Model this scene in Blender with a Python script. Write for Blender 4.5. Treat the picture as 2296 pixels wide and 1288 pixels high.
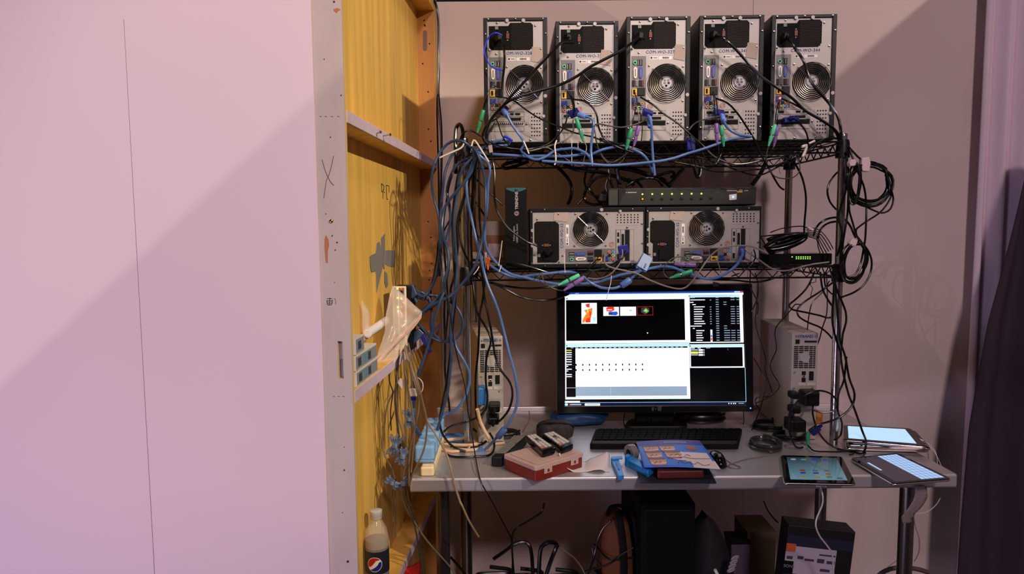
import bpy, bmesh, math, random
from mathutils import Vector, Matrix, Euler
random.seed(11)
for o in list(bpy.data.objects): bpy.data.objects.remove(o)
SC = bpy.context.scene
COL = SC.collection
PI = math.pi
# ---------------------------------------------------------------- camera
IW, IH, F = 2296, 1288, 1512.0
EYE = Vector((0, 0, 1.59))
PITCH, ROLL = math.radians(4.84), math.radians(0.5)
RM = Euler((PI/2 - PITCH, 0, 0)).to_matrix() @ Matrix.Rotation(-ROLL, 3, 'Z')
cd = bpy.data.cameras.new('camera'); cam = bpy.data.objects.new('camera', cd); COL.objects.link(cam)
cd.sensor_width = 36; cd.sensor_fit = 'HORIZONTAL'; cd.lens = F/IW*36; cd.clip_start = .05
cam.matrix_world = Matrix.Translation(EYE) @ RM.to_4x4()
SC.camera = cam
SC.view_settings.view_transform = 'Standard'; SC.view_settings.look = 'None'
SC.view_settings.gamma = 1; SC.view_settings.use_curve_mapping = False
SC.view_settings.exposure = 0.0
# ---------------------------------------------------------------- hall light and added fill lamps
wd = bpy.data.worlds.new('hall'); SC.world = wd; wd.use_nodes = True
wd.node_tree.nodes['Background'].inputs[0].default_value = (.46, .45, .46, 1)
wd.node_tree.nodes['Background'].inputs[1].default_value = .02
def lamp(name, kind, loc, target, energy, col, size=.1, spot=None, blend=.2):
    l = bpy.data.lights.new(name, kind); l.energy = energy; l.color = col
    if kind == 'AREA': l.shape = 'DISK'; l.size = size
    else: l.shadow_soft_size = size
    if kind == 'SPOT': l.spot_size = math.radians(spot); l.spot_blend = blend
    o = bpy.data.objects.new(name, l); COL.objects.link(o); o.location = loc
    o.rotation_euler = (Vector(target) - Vector(loc)).to_track_quat('-Z', 'Y').to_euler()
    o['kind'] = 'structure'
    return o
KEY = Vector((4.15, -2.8, 4.6))
lamp('key_spotlight', 'SPOT', KEY, (.95, 2.5, 2.05), 470, (1, .83, .72), .05, 30, .35)
lamp('plywood_fill', 'SPOT', (3.0, -1.0, 3.9), (-.55, 2.05, 1.55), 560, (1, .90, .62), .05, 25, .6)  # extra lamp put in to brighten the plywood
WASH = Vector((-3.4, -2.6, 4.6))
lamp('wall_spotlight', 'SPOT', WASH, (-1.15, 1.51, 1.85), 235, (1, .84, .68), .006, 33, .5)
lamp('table_fill', 'SPOT', (.75, .9, 4.6), (.65, 1.92, .9), 105, (1, .86, .84), .06, 36, .6)  # extra lamp put in to brighten the front of the table
lamp('ceiling_floodlight', 'AREA', (1.3, -4.3, 5.2), (.6, 2.4, 1.4), 178, (1, .79, .83), .8)
lamp('side_fill', 'AREA', (-1.9, -.5, .15), (-1.0, 1.5, .4), 34, (.76, .64, 1.0), .9)  # purple fill added low down to tint and lift the left wall
# ---------------------------------------------------------------- measuring helpers
def ray(px, py): return RM @ Vector(((px - IW/2)/F, -(py - IH/2)/F, -1))
def at(px, py, Y):
    d = ray(px, py); return EYE + d*(Y/d.y)
def pix(p):
    q = RM.transposed() @ (Vector(p) - EYE); return IW/2 - F*q.x/q.z, IH/2 + F*q.y/q.z
def on(px, py, Z):
    d = ray(px, py); return EYE + d*((Z - EYE.z)/d.z)
# ---------------------------------------------------------------- materials
def lin(c):
    c = c/255.0
    return c/12.92 if c <= .04045 else ((c + .055)/1.055)**2.4
def rgb(c): return (lin(c[0]), lin(c[1]), lin(c[2]), 1)
MATS = {}
def mat(name, c, rough=.5, metal=0, emit=0, alpha=1, trans=0, var=0, scale=(20, 20, 20), bump=0, spec=.5, coat=0, ior=1.45):
    if name in MATS: return MATS[name]
    m = bpy.data.materials.new(name); m.use_nodes = True; MATS[name] = m
    nt = m.node_tree; b = nt.nodes['Principled BSDF']; I = b.inputs
    I['Base Color'].default_value = rgb(c); I['Roughness'].default_value = rough; I['Metallic'].default_value = metal
    I['Specular IOR Level'].default_value = spec; I['Alpha'].default_value = alpha; I['Transmission Weight'].default_value = trans
    I['Coat Weight'].default_value = coat; I['IOR'].default_value = ior
    m.diffuse_color = rgb(c)
    if emit: I['Emission Color'].default_value = rgb(c); I['Emission Strength'].default_value = emit
    if var or bump:
        tc = nt.nodes.new('ShaderNodeTexCoord'); mp = nt.nodes.new('ShaderNodeMapping'); mp.inputs['Scale'].default_value = scale
        nz = nt.nodes.new('ShaderNodeTexNoise'); nz.inputs['Scale'].default_value = 1; nz.inputs['Detail'].default_value = 5
        nt.links.new(tc.outputs['Object'], mp.inputs['Vector']); nt.links.new(mp.outputs['Vector'], nz.inputs['Vector'])
        if var:
            mr = nt.nodes.new('ShaderNodeMapRange'); mr.inputs['From Min'].default_value = .3; mr.inputs['From Max'].default_value = .7
            mr.inputs['To Min'].default_value = 1 - var; mr.inputs['To Max'].default_value = 1 + var
            nt.links.new(nz.outputs['Fac'], mr.inputs['Value'])
            vm = nt.nodes.new('ShaderNodeVectorMath'); vm.operation = 'SCALE'; vm.inputs[0].default_value = rgb(c)[:3]
            nt.links.new(mr.outputs['Result'], vm.inputs['Scale']); nt.links.new(vm.outputs['Vector'], I['Base Color'])
        if bump:
            bp = nt.nodes.new('ShaderNodeBump'); bp.inputs['Strength'].default_value = bump; bp.inputs['Distance'].default_value = .01
            nt.links.new(nz.outputs['Fac'], bp.inputs['Height']); nt.links.new(bp.outputs['Normal'], I['Normal'])
    return m
LAV = mat('lavender_wall_paint', (226, 200, 214), .75, var=.03, scale=(1.2, 1.2, 1.2))
BACKW = mat('pale_wall_laminate', (216, 196, 190), .7, var=.03, scale=(1.5, 1.5, 1.5))
STUDW = mat('worn_white_paint', (194, 176, 172), .7, var=.06, scale=(14, 14, 5))
PLY = mat('plywood_face', (232, 184, 92), .55, var=.16, scale=(26, 26, 1.6), bump=.03)
PLYE = mat('raw_plywood_edge', (226, 184, 112), .7, var=.12, scale=(80, 80, 4))
PLYD = mat('orange_wood', (190, 132, 70), .6, var=.12, scale=(30, 30, 2))
CARPET = mat('dark_carpet', (44, 40, 42), .95, var=.2, scale=(60, 60, 60))
BLK = mat('black_plastic', (9, 9, 10), .45, spec=.35)
BLKG = mat('gloss_black', (9, 9, 11), .12)
BLKM = mat('matte_black', (6, 6, 7), .8, spec=.25)
CASE = mat('black_steel_case', (9, 10, 14), .42, spec=.4, var=.1, scale=(40, 40, 40))
PANEL = mat('galvanised_panel', (168, 161, 157), .42, metal=.25, var=.05, scale=(12, 12, 12))
PANELD = mat('dark_grey_panel', (108, 104, 106), .45, metal=.3)  # darker grey metal for port plates, slot bays and fan hubs
CHROME = mat('chrome', (176, 168, 164), .22, metal=.95)
WIRE = mat('chrome_wire', (190, 180, 172), .2, metal=1)
STEEL = mat('brushed_stainless', (214, 208, 208), .44, metal=.8, var=.04, scale=(5, 40, 40))
STEELD = mat('dark_steel_tube', (120, 112, 110), .3, metal=.95)
HOLE = mat('dark_hole', (5, 5, 5), .9)
WIREBLK = mat('black_coated_wire', (15, 14, 15), .3)
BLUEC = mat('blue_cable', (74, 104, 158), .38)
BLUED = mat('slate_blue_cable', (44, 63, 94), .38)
BLUEP = mat('blue_plug', (100, 134, 208), .42)
NAVYP = mat('navy_plug', (24, 30, 120), .4)
VIVID = mat('vivid_blue_cord', (48, 62, 240), .35)
CABB = mat('black_cable', (9, 9, 10), .27)
CABG = mat('grey_cable', (120, 110, 104), .35)
CABT = mat('tan_grey_cable', (150, 128, 100), .5)
CABW = mat('white_cable', (222, 210, 210), .4)
BEIGE = mat('beige_cable', (214, 178, 140), .5)
GREENP = mat('green_plug', (44, 152, 104), .4)
MINTP = mat('mint_green_plug', (86, 200, 150), .4)
PURP = mat('purple_plug', (128, 92, 160), .4)
TIE = mat('white_nylon', (226, 214, 206), .45)
TAPEW = mat('white_tape', (220, 196, 192), .55)
MASK = mat('masking_tape', (172, 152, 142), .7)
DUCT = mat('grey_duct_tape', (150, 148, 146), .42, metal=.25, var=.08, scale=(30, 30, 30))
INKB = mat('blue_marker', (30, 60, 140), .6)
INKK = mat('black_ink', (26, 22, 20), .7)
PENCIL = mat('pencil_line', (84, 56, 52), .8)
WHITE = mat('white_paper', (232, 224, 226), .7)
GREY = mat('mid_grey', (120, 116, 114), .5)
RED = mat('red_plastic', (196, 44, 40), .4)
ORANGE = mat('orange_plastic', (240, 104, 40), .45)
YEL = mat('yellow_plastic', (222, 170, 40), .5)
LTBLUE = mat('light_blue_plastic', (98, 156, 214), .45)
SKY = mat('bright_blue_plastic', (40, 146, 226), .35)
BEIGEPC = mat('beige_computer_plastic', (192, 178, 164), .5)
def led(name, c, s=4): return mat(name, c, .4, emit=s)
LG, LR, LO, LB = led('green_led', (150, 255, 60), 3), led('red_led', (255, 40, 30), 2.6), led('orange_led', (255, 110, 20), 4), led('blue_led', (60, 110, 255), 5)
# ---------------------------------------------------------------- mesh builder
def WM(o): return (WM(o.parent) if o.parent else Matrix.Identity(4)) @ o.matrix_basis
class MB:
    def __init__(s): s.v, s.f, s.mi, s.sm, s.cur = [], [], [], [], 0
    def add(s, vs, fs, smooth=False, m=None):
        n = len(s.v); s.v += [Vector(p) for p in vs]
        for f in fs: s.f.append([n + i for i in f]); s.mi.append(s.cur if m is None else m); s.sm.append(smooth)
        return s
    def box(s, x0, x1, y0, y1, z0, z1, M=None, m=None):
        P = [Vector((x, y, z)) for x in (x0, x1) for y in (y0, y1) for z in (z0, z1)]
        if M is not None: P = [M @ p for p in P]
        return s.add(P, [(0, 1, 3, 2), (4, 6, 7, 5), (0, 4, 5, 1), (2, 3, 7, 6), (0, 2, 6, 4), (1, 5, 7, 3)], m=m)
    def prism(s, poly, y0, y1, m=None, M=None):      # poly in x,z; extruded along y
        n = len(poly); P = [Vector((x, y0, z)) for x, z in poly] + [Vector((x, y1, z)) for x, z in poly]
        if M is not None: P = [M @ p for p in P]
        return s.add(P, [tuple(range(n)), tuple(range(2*n - 1, n - 1, -1))] + [(i, n + i, n + (i + 1) % n, (i + 1) % n) for i in range(n)], m=m)
    def slab(s, pts, t, nrm=None, m=None):           # polygon in space thickened by t along nrm
        pts = [Vector(p) for p in pts]; n = len(pts)
        nr = Vector(nrm) if nrm is not None else (pts[1] - pts[0]).cross(pts[2] - pts[0]).normalized()
        return s.add(pts + [p + nr*t for p in pts], [tuple(range(n - 1, -1, -1)), tuple(range(n, 2*n))] + [(i, (i + 1) % n, n + (i + 1) % n, n + i) for i in range(n)], m=m)
    def tube(s, pts, r, n=8, closed=False, m=None, caps=True):
        pts = [Vector(p) for p in pts]; k = len(pts); rr = r if isinstance(r, (list, tuple)) else [r]*k
        V = []; up = None
        for i, p in enumerate(pts):
            a = pts[(i - 1) % k] if (closed or i) else p; b = pts[(i + 1) % k] if (closed or i < k - 1) else p
            t = (b - a)
            t = t.normalized() if t.length > 1e-9 else Vector((0, 0, 1))
            if up is None: up = t.orthogonal().normalized()
            up = up - t*up.dot(t)
            up = up.normalized() if up.length > 1e-6 else t.orthogonal().normalized()
            w = t.cross(up)
            V += [p + (up*math.cos(2*PI*j/n) + w*math.sin(2*PI*j/n))*rr[i] for j in range(n)]
        fs = [(i*n + j, i*n + (j + 1) % n, ((i + 1) % k)*n + (j + 1) % n, ((i + 1) % k)*n + j) for i in range(k if closed else k - 1) for j in range(n)]
        s.add(V, fs, True, m)
        if caps and not closed:
            b = len(s.v) - len(V)
            s.f.append([b + j for j in range(n - 1, -1, -1)]); s.f.append([b + (k - 1)*n + j for j in range(n)])
            s.mi += [s.cur if m is None else m]*2; s.sm += [False]*2
        return s
    def cyl(s, a, b, r, r2=None, n=16, m=None): return s.tube([a, b], [r, r if r2 is None else r2], n, m=m)
    def lathe(s, prof, c=(0, 0, 0), n=28, M=None, m=None):   # prof (r,z)
        c = Vector(c); V = []
        for r, z in prof:
            for j in range(n):
                p = Vector((r*math.cos(2*PI*j/n), r*math.sin(2*PI*j/n), z))
                V.append((M @ p if M is not None else p) + c)
        k = len(prof)
        fs = [(i*n + j, i*n + (j + 1) % n, (i + 1)*n + (j + 1) % n, (i + 1)*n + j) for i in range(k - 1) for j in range(n)]
        fs += [tuple(range(n - 1, -1, -1)), tuple(range((k - 1)*n, k*n))]
        return s.add(V, fs, True, m)
    def ring(s, c, R, r, n=40, k=6, m=None):          # ring in the xz plane
        c = Vector(c); return s.tube([c + Vector((R*math.cos(2*PI*i/n), 0, R*math.sin(2*PI*i/n))) for i in range(n)], r, k, True, m)
    def disc(s, c, r, t=.001, n=20, m=None):          # thin disc facing -y
        return s.prism([(c[0] + r*math.cos(2*PI*i/n), c[2] + r*math.sin(2*PI*i/n)) for i in range(n)], c[1] - t, c[1], m)
    def grid(s, fn, nu, nv, m=None, smooth=True):
        V = [fn(i/nu, j/nv) for j in range(nv + 1) for i in range(nu + 1)]
        return s.add(V, [(j*(nu + 1) + i, j*(nu + 1) + i + 1, (j + 1)*(nu + 1) + i + 1, (j + 1)*(nu + 1) + i) for j in range(nv) for i in range(nu)], smooth, m)
    def build(s, name, mats, parent=None, bevel=0, seg=2, solid=0, sharp=38, w=False, sub=0):
        me = bpy.data.meshes.new(name)
        vs = s.v; org = Vector((0, 0, 0))
        if parent is None:                            # origin at the base of the thing
            lo = [min(p[i] for p in vs) for i in range(3)]; hi = [max(p[i] for p in vs) for i in range(3)]
            org = Vector(((lo[0] + hi[0])/2, (lo[1] + hi[1])/2, lo[2])); vs = [p - org for p in vs]
        elif w:                                       # vertices given in the room's space
            IM = WM(parent).inverted(); vs = [IM @ p for p in vs]
        me.from_pydata([tuple(p) for p in vs], [], s.f)
        for m_ in (mats if isinstance(mats, (list, tuple)) else [mats]): me.materials.append(m_)
        me.polygons.foreach_set('material_index', s.mi); me.polygons.foreach_set('use_smooth', s.sm)
        me.update()
        bm = bmesh.new(); bm.from_mesh(me); bmesh.ops.recalc_face_normals(bm, faces=bm.faces); bm.to_mesh(me); bm.free()
        if any(s.sm): me.set_sharp_from_angle(angle=math.radians(sharp))
        o = bpy.data.objects.new(name, me); COL.objects.link(o); o.location = org
        if parent is not None: o.parent = parent
        if solid:
            md = o.modifiers.new('solid', 'SOLIDIFY'); md.thickness = solid; md.offset = 0
        if sub:
            md = o.modifiers.new('sub', 'SUBSURF'); md.levels = sub; md.render_levels = sub
        if bevel:
            md = o.modifiers.new('bevel', 'BEVEL'); md.width = bevel; md.segments = seg; md.limit_method = 'ANGLE'; md.angle_limit = math.radians(40)
        return o
def tag(o, label, cat, group=None):
    o['label'] = label; o['category'] = cat
    if group: o['group'] = group
    return o
def thing(name, label, cat, loc=(0, 0, 0), rot=(0, 0, 0), group=None):
    o = bpy.data.objects.new(name, None); COL.objects.link(o); o.location = loc; o.rotation_euler = rot
    o.empty_display_size = .05
    return tag(o, label, cat, group)
def struct(o): o['kind'] = 'structure'; return o
def copy_tree(o, parent=None):
    c = o.copy(); COL.objects.link(c)
    if parent is not None: c.parent = parent
    for ch in [x for x in COL.objects if x.parent == o]: copy_tree(ch, c)
    return c
def text(s, size, M, name, m, parent=None, ex=.0002, space=1.0, bold=0, w=False):
    cu = bpy.data.curves.new(name, 'FONT'); cu.body = s; cu.size = size; cu.extrude = ex; cu.align_x = 'CENTER'; cu.align_y = 'CENTER'; cu.space_character = space
    cu.offset = bold; cu.resolution_u = 3
    t = bpy.data.objects.new(name, cu); COL.objects.link(t)
    me = bpy.data.meshes.new_from_object(t.evaluated_get(bpy.context.evaluated_depsgraph_get()))
    bpy.data.objects.remove(t)
    me.transform(WM(parent).inverted() @ M if w else M); me.materials.clear(); me.materials.append(m)
    o = bpy.data.objects.new(name, me); COL.objects.link(o)
    if parent is not None: o.parent = parent
    return o
FACE = Matrix.Rotation(PI/2, 4, 'X')      # text upright, facing -y
def TM(x, y, z, turn=0): return Matrix.Translation((x, y, z)) @ Matrix.Rotation(turn, 4, 'Y') @ FACE
def spline(P, step=.012):
    P = [Vector(p) for p in P]
    if len(P) < 3: return P
    out = []
    for i in range(len(P) - 1):
        a = P[i - 1] if i else P[0]*2 - P[1]; b, c = P[i], P[i + 1]; d = P[i + 2] if i + 2 < len(P) else P[-1]*2 - P[-2]
        n = max(2, min(24, int((c - b).length/step)))
        for k in range(n):
            t = k/n
            out.append(.5*((2*b) + (c - a)*t + (2*a - 5*b + 4*c - d)*t*t + (3*b - a - 3*c + d)*t**3))
    out.append(P[-1]); return out
# ================================================================ room shell
YB = 2.72                                    # back wall
struct(MB().box(-4.2, 2.6, -4.5, YB + .1, -.05, 0).build('floor', CARPET))
zt = at(1100, 3, YB).z
mb = MB(); mb.box(-.62, at(1689, 12, YB).x - .0008, YB, YB + .06, 0, zt); mb.box(at(1689, 12, YB).x + .0008, 2.1, YB, YB + .06, 0, zt)
struct(mb.build('wall_back', BACKW))
# neighbouring booth wall on the right, it shades the lower right of the stand from the key spotlight
struct(MB().box(2.02, 2.10, -1.0, YB, 0, 2.80).build('wall_right', BACKW))
# left wall facing the camera: two panels meeting at a hairline seam
OP = at(780, 516, 1.51)                       # right front arris of the end stud
UD = ray(1246, 516); UD.z = 0; UD.normalize(); ND = Vector((UD.y, -UD.x, 0))
TH = .067; PL = (YB - .005 - OP.y)/UD.y
def pm(s, t, z): return Vector((OP.x, OP.y, 0)) + UD*s + ND*t + Vector((0, 0, z))
def onpl(px, py, t):                          # pixel to point on the plane t of the open wall module
    d = ray(px, py); o = Vector((OP.x, OP.y, 0)) + ND*t; n = ND
    return EYE + d*((o - EYE).dot(n)/d.dot(n))
xs = at(313, 650, 1.515).x; xr = pm(0, -TH, 0).x
zs = at(276, 46, 1.515).z
mb = MB(); mb.prism([(-3.2, 0), (xs - .0011, 0), (xs - .0006, zs), (xs, zs + .004), (xs, 2.9), (-3.2, 2.9)], 1.5115, 1.55); mb.prism([(xs + .0011, 0), (xr, 0), (xr, 2.9), (xs, 2.9), (xs, zs + .004), (xs + .0006, zs)], 1.5115, 1.55)
struct(mb.build('wall_left', LAV))
struct(MB().box(-3.2, xr - .001, 1.53, 1.556, 0, 2.9).build('wall_left_backing', STUDW))
# ---------------------------------------------------------------- open-backed plywood wall module
mod = thing('wall_module', 'tall open-backed plywood wall module with white end stud and lavender-edged crossbars', 'wall panel', pm(0, 0, 0))
ZT = at(968, 22, 2.66).z + .03
def mbox(mb, s0, s1, t0, t1, z0, z1, m=None):
    P = [pm(s, t, z) for s in (s0, s1) for t in (t0, t1) for z in (z0, z1)]
    return mb.add(P, [(0, 1, 3, 2), (4, 6, 7, 5), (0, 4, 5, 1), (2, 3, 7, 6), (0, 2, 6, 4), (1, 5, 7, 3)], m=m)
SL0, SL1 = at(764, 850, 1.51).z, at(764, 766, 1.51).z      # hand slot in the end stud
stud = MB()
mbox(stud, 0, .004, -TH, 0, SL1, 2.9, 0); mbox(stud, 0, .004, -TH, 0, 0, SL0, 0)
hx = at(763, 805, 1.51).x - OP.x
mbox(stud, 0, .004, -TH, hx - .006, SL0, SL1, 0); mbox(stud, 0, .004, hx + .006, 0, SL0, SL1, 0)
mbox(stud, .004, .014, -TH, hx - .006, 0, 2.9, 1); mbox(stud, .004, .014, hx + .006, 0, 0, 2.9, 1); mbox(stud, .004, .014, hx - .006, hx + .006, 0, SL0, 1); mbox(stud, .004, .014, hx - .006, hx + .006, SL1, 2.9, 1)
st = stud.build('end_stud', [STUDW, PLYE], mod, w=True)
mb = MB(); mbox(mb, .008, .012, hx - .006, hx + .006, SL0 + .002, (SL0 + SL1)/2); mb.build('slot_plate', CHROME, st, w=True)['label'] = 'metal plate inside the hand slot'
mb = MB(); mbox(mb, .010, .013, hx - .006, hx + .006, (SL0 + SL1)/2, SL1 - .002); mb.build('slot_filler', PANEL, st, w=True)
mb = MB(); mbox(mb, 0, PL, -TH - .009, -TH, 0, 2.9); mb.build('plywood_panel', PLY, mod, w=True)['label'] = 'golden plywood skin'
SR = PL - .05
def holes(mb, pts, r, m=None):
    for p in pts:
        mb.cyl(p[0], p[0] + p[1]*.0008, r, n=10, m=m)
rear = MB(); mbox(rear, SR, PL, -TH, 0, 0, 2.9, 0); mbox(rear, SR - .0005, PL, -.0005, .0008, 0, 2.9, 1)
rs = rear.build('rear_stud', [PLYD, PLYE], mod, w=True)
hp = [(951, 46), (953, 58), (963, 98), (948, 143), (960, 206), (961, 290), (966, 317), (960, 497), (966, 533), (968, 591), (963, 607), (962, 628), (952, 56)]
mb = MB()
def rs_pt(px, py):
    d = ray(px, py); o = pm(SR, 0, 0); return EYE + d*((o - EYE).dot(UD)/d.dot(UD))
for px, py in hp:
    mb = MB(); holes(mb, [(rs_pt(px, py), -UD)], .003); mb.build('screw_hole', HOLE, rs, w=True)
a, b = rs_pt(953, 68), rs_pt(953, 114)
R0 = .0075; w3 = Vector((UD.y, -UD.x, 0)); zz = Vector((0, 0, 1)); P = [a - zz*R0 + (w3*math.cos(k*PI/10) + zz*math.sin(k*PI/10))*R0 for k in range(11)] + [b + zz*R0 - (w3*math.cos(k*PI/10) + zz*math.sin(k*PI/10))*R0 for k in range(11)]
mb = MB(); mb.slab([p - UD*.0006 for p in P], .0004, -UD); mb.build('hand_slot', mat('slot_grey', (120, 100, 90), .6), rs, w=True)
cb_z = []
for (px, py, th) in ((780, 248, .028), (803, 870, .030), (925, 1222, .030)):
    z = onpl(px, py, 0).z; cb_z.append(z)
    mb = MB(); mbox(mb, .014, SR, -TH, -.002, z - th, z, 0); mbox(mb, .014, PL - .002, -.002, .001, z - th, z, 1)
    mb.build('crossbar', [PLY, mat('lavender_edge_fabric', (206, 182, 200), .85, var=.06, scale=(40, 40, 40))], mod, w=True, bevel=.0015)
mb = MB(); mbox(mb, .014, SR, -TH, 0, ZT - .03, ZT + .1); mb.build('top_rail', PLY, mod, w=True)
Z1, Z2, Z3 = cb_z
# marks on the module
def sp(px, py, k=.0):                          # pixel to point on the face of the end stud
    d = ray(px, py); o = pm(-.0002 - k, 0, 0); return EYE + d*((o - EYE).dot(UD)/d.dot(UD))
def marks(nm, strokes, m=PENCIL):
    mb = MB()
    for pts, r in strokes: mb.tube(spline([sp(x, y) for x, y in pts], .01), r, 5)
    mb.build(nm, m, mod, w=True)
marks('pencil_cross', [([(722, 358), (730, 385), (741, 408), (749, 416)], .0006), ([(748, 350), (742, 378), (736, 397), (732, 405), (726, 445)], .0006)])
for y, xs_ in ((261, (716, 728, 742, 756)), (889, (746, 757, 768))):
    for x in xs_: marks('pencil_dash', [([(x, y), (x + 5, y + 1)], .0005)])
marks('ink_stamp', [([(733, 670), (744, 670)], .0007), ([(733, 675), (744, 675)], .0007), ([(735, 680), (743, 680)], .0007), ([(733, 674), (735, 684), (744, 683), (745, 673)], .0007), ([(739, 668), (739, 684)], .0006)], INKK)
marks('ink_corner', [([(748, 671), (752, 671), (753, 683)], .0004)], INKK)
for x, y, r in ((749, 4, .0022), (727, 133, .0012), (741, 308, .0013), (765, 214, .0015), (745, 529, .0016), (756, 544, .0018), (752, 561, .0015), (750, 634, .001), (772, 1003, .001), (780, 1260, .003), (772, 1055, .0018), (731, 480, .0012), (768, 1150, .001)):
    c = sp(x, y); mb = MB(); mb.cyl(c, c - UD*.0006, r, n=10); mb.build('nail_hole', mat('dark_brown_hole', (70, 44, 34), .9), mod, w=True)
for pts in (((731, 528), (737, 538), (738, 552), (735, 562), (735, 590), (731, 590), (728, 558), (728, 536)), ((748, 20), (757, 18), (764, 22), (757, 25), (756, 29), (750, 26))):
    mb = MB(); mb.slab([sp(x, y) for x, y in pts], .0004, -UD); mb.build('chipped_patch', mat('bare_wood_chip', (186, 112, 76), .8), mod, w=True)
mb = MB(); c = sp(743, 496); mb.lathe([(.0045, 0), (.004, .002), (.002, .003), (.0004, .0032)], c, 14, Matrix.Rotation(PI/2, 4, 'X')); mb.build('brass_screw', mat('brass', (180, 140, 70), .3, metal=1), mod, w=True)
mb = MB()
def plstroke(mb, pts, r=.0011): mb.tube(spline([onpl(x, y, -TH + .0006) for x, y in pts], .01), r, 5)
plstroke(mb, [(855, 412), (856, 430)]); plstroke(mb, [(855, 412), (861, 418), (859, 429), (855, 430)]); plstroke(mb, [(859, 426), (858, 446)])
plstroke(mb, [(866, 416), (867, 446)]); plstroke(mb, [(866, 416), (872, 418), (872, 432)]); plstroke(mb, [(867, 447), (870, 447)]); plstroke(mb, [(861, 431), (862, 432)], .0014)
mb.build('pen_letters', INKK, mod, w=True)
# two long screws standing out of the upper crossbar
for i, (a, b, lab) in enumerate((((844, 300), (853, 296), 'short steel screw sticking out of the upper crossbar'), ((858, 305), (875, 302), 'longer steel screw sticking out of the upper crossbar'))):
    p = onpl(a[0], a[1], 0); q = at(b[0], b[1], p.y - .012)
    mb = MB(); mb.cyl(p, q, .0016, n=8); d = (q - p).normalized(); mb.cyl(q, q + d*.002, .0042, .003, 10)
    tag(mb.build('wood_screw', CHROME), lab, 'screw', 'screws in the upper crossbar')
# ---------------------------------------------------------------- lavender cloth along the right side and a dark sheet put in for the shade over it
def curtain(name, m, x0f, x1, y0, z0, z1, folds, amp):
    mb = MB()
    def fn(u, v):
        z = z0 + (z1 - z0)*v; xa = x0f(z); x = xa + (x1 - xa)*u
        return Vector((x, y0 - amp*.5*(1 + math.sin(folds*u*2*PI + .6*math.sin(2*v))) - .03*u, z))
    mb.grid(fn, 70, 26); return mb.build(name, m, solid=.004)
CLOTH = mat('lavender_cloth', (232, 212, 222), .85)
SHADEC = mat('purple_shade', (60, 44, 58), .9)  # shade on the pale cloth, put in as the colour of a sheet
xe = at(2162, 800, 2.69).x
tag(curtain('cloth_drape', CLOTH, lambda z: xe, 2.015, 2.70, 0.0, 2.62, 2.6, .05), 'pale lavender cloth hanging in folds beside the back wall', 'curtain')
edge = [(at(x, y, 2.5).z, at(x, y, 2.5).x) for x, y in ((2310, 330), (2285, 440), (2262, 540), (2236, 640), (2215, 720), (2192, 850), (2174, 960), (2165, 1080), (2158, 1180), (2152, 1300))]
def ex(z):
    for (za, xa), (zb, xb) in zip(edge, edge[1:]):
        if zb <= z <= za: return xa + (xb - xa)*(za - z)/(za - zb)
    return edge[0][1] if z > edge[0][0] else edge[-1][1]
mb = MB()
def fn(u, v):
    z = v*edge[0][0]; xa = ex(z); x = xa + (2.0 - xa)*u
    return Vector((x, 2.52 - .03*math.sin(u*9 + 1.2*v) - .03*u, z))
mb.grid(fn, 40, 40); tag(mb.build('shade_sheet', SHADEC, solid=.004), 'dark purple sheet standing in for the shade over the pale cloth', 'curtain')
# unseen board added before the left wall's spotlight, shaped to cast the diagonal shade
p0, p1 = at(690, 235, 1.515), at(230, 660, 1.515)
def flagpt(p, k): return WASH + (p - WASH)*k
a, b = flagpt(p0 + (p0 - p1)*1.2, .35), flagpt(p1 - (p0 - p1)*1.2, .35)
dn = Vector((0, 0, -1)); dn = (dn - (b - a).normalized()*dn.dot((b - a).normalized())).normalized()
struct(MB().slab([a, b, b + dn*1.1, a + dn*1.1], .004).build('shade_flag_1', BLKM))
# ================================================================ steel work table
TZ = .90
ta, tb = at(919, 1100, 1.83), at(2147, 1089, 1.83)
TX0, TX1 = ta.x, tb.x; TY0, TY1 = 1.83, 2.52
table = thing('work_table', 'stainless steel work table under the computers with round legs', 'table', ((TX0 + TX1)/2, (TY0 + TY1)/2, 0))
mb = MB(); mb.box(TX0, TX1, TY0, TY1, TZ - .040, TZ); mb.build('tabletop', STEEL, table, bevel=.006, seg=3, w=True)
mb = MB(); mb.box(TX0, TX1, TY1, TY1 + .012, TZ - .03, TZ + .018); mb.build('backsplash', STEEL, table, bevel=.003, w=True)
for px, Y in ((993, 1.93), (2031, 1.93), (1838, 2.46), (1046, 2.46)):
    x = at(px, 1190, Y).x
    mb = MB(); mb.cyl((x, Y, .0), (x, Y, TZ - .04), .0205, n=24); mb.cyl((x, Y, 0), (x, Y, .05), .024, n=20); mb.cyl((x, Y, TZ - .075), (x, Y, TZ - .04), .026, n=24)
    mb.build('leg', STEELD, table, w=True)
mb = MB(); mb.box(TX0 + .06, TX1 - .06, TY0 + .06, TY1 - .03, .20, .225); mb.build('undershelf', STEEL, table, bevel=.004, w=True)
UZ = .226
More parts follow.
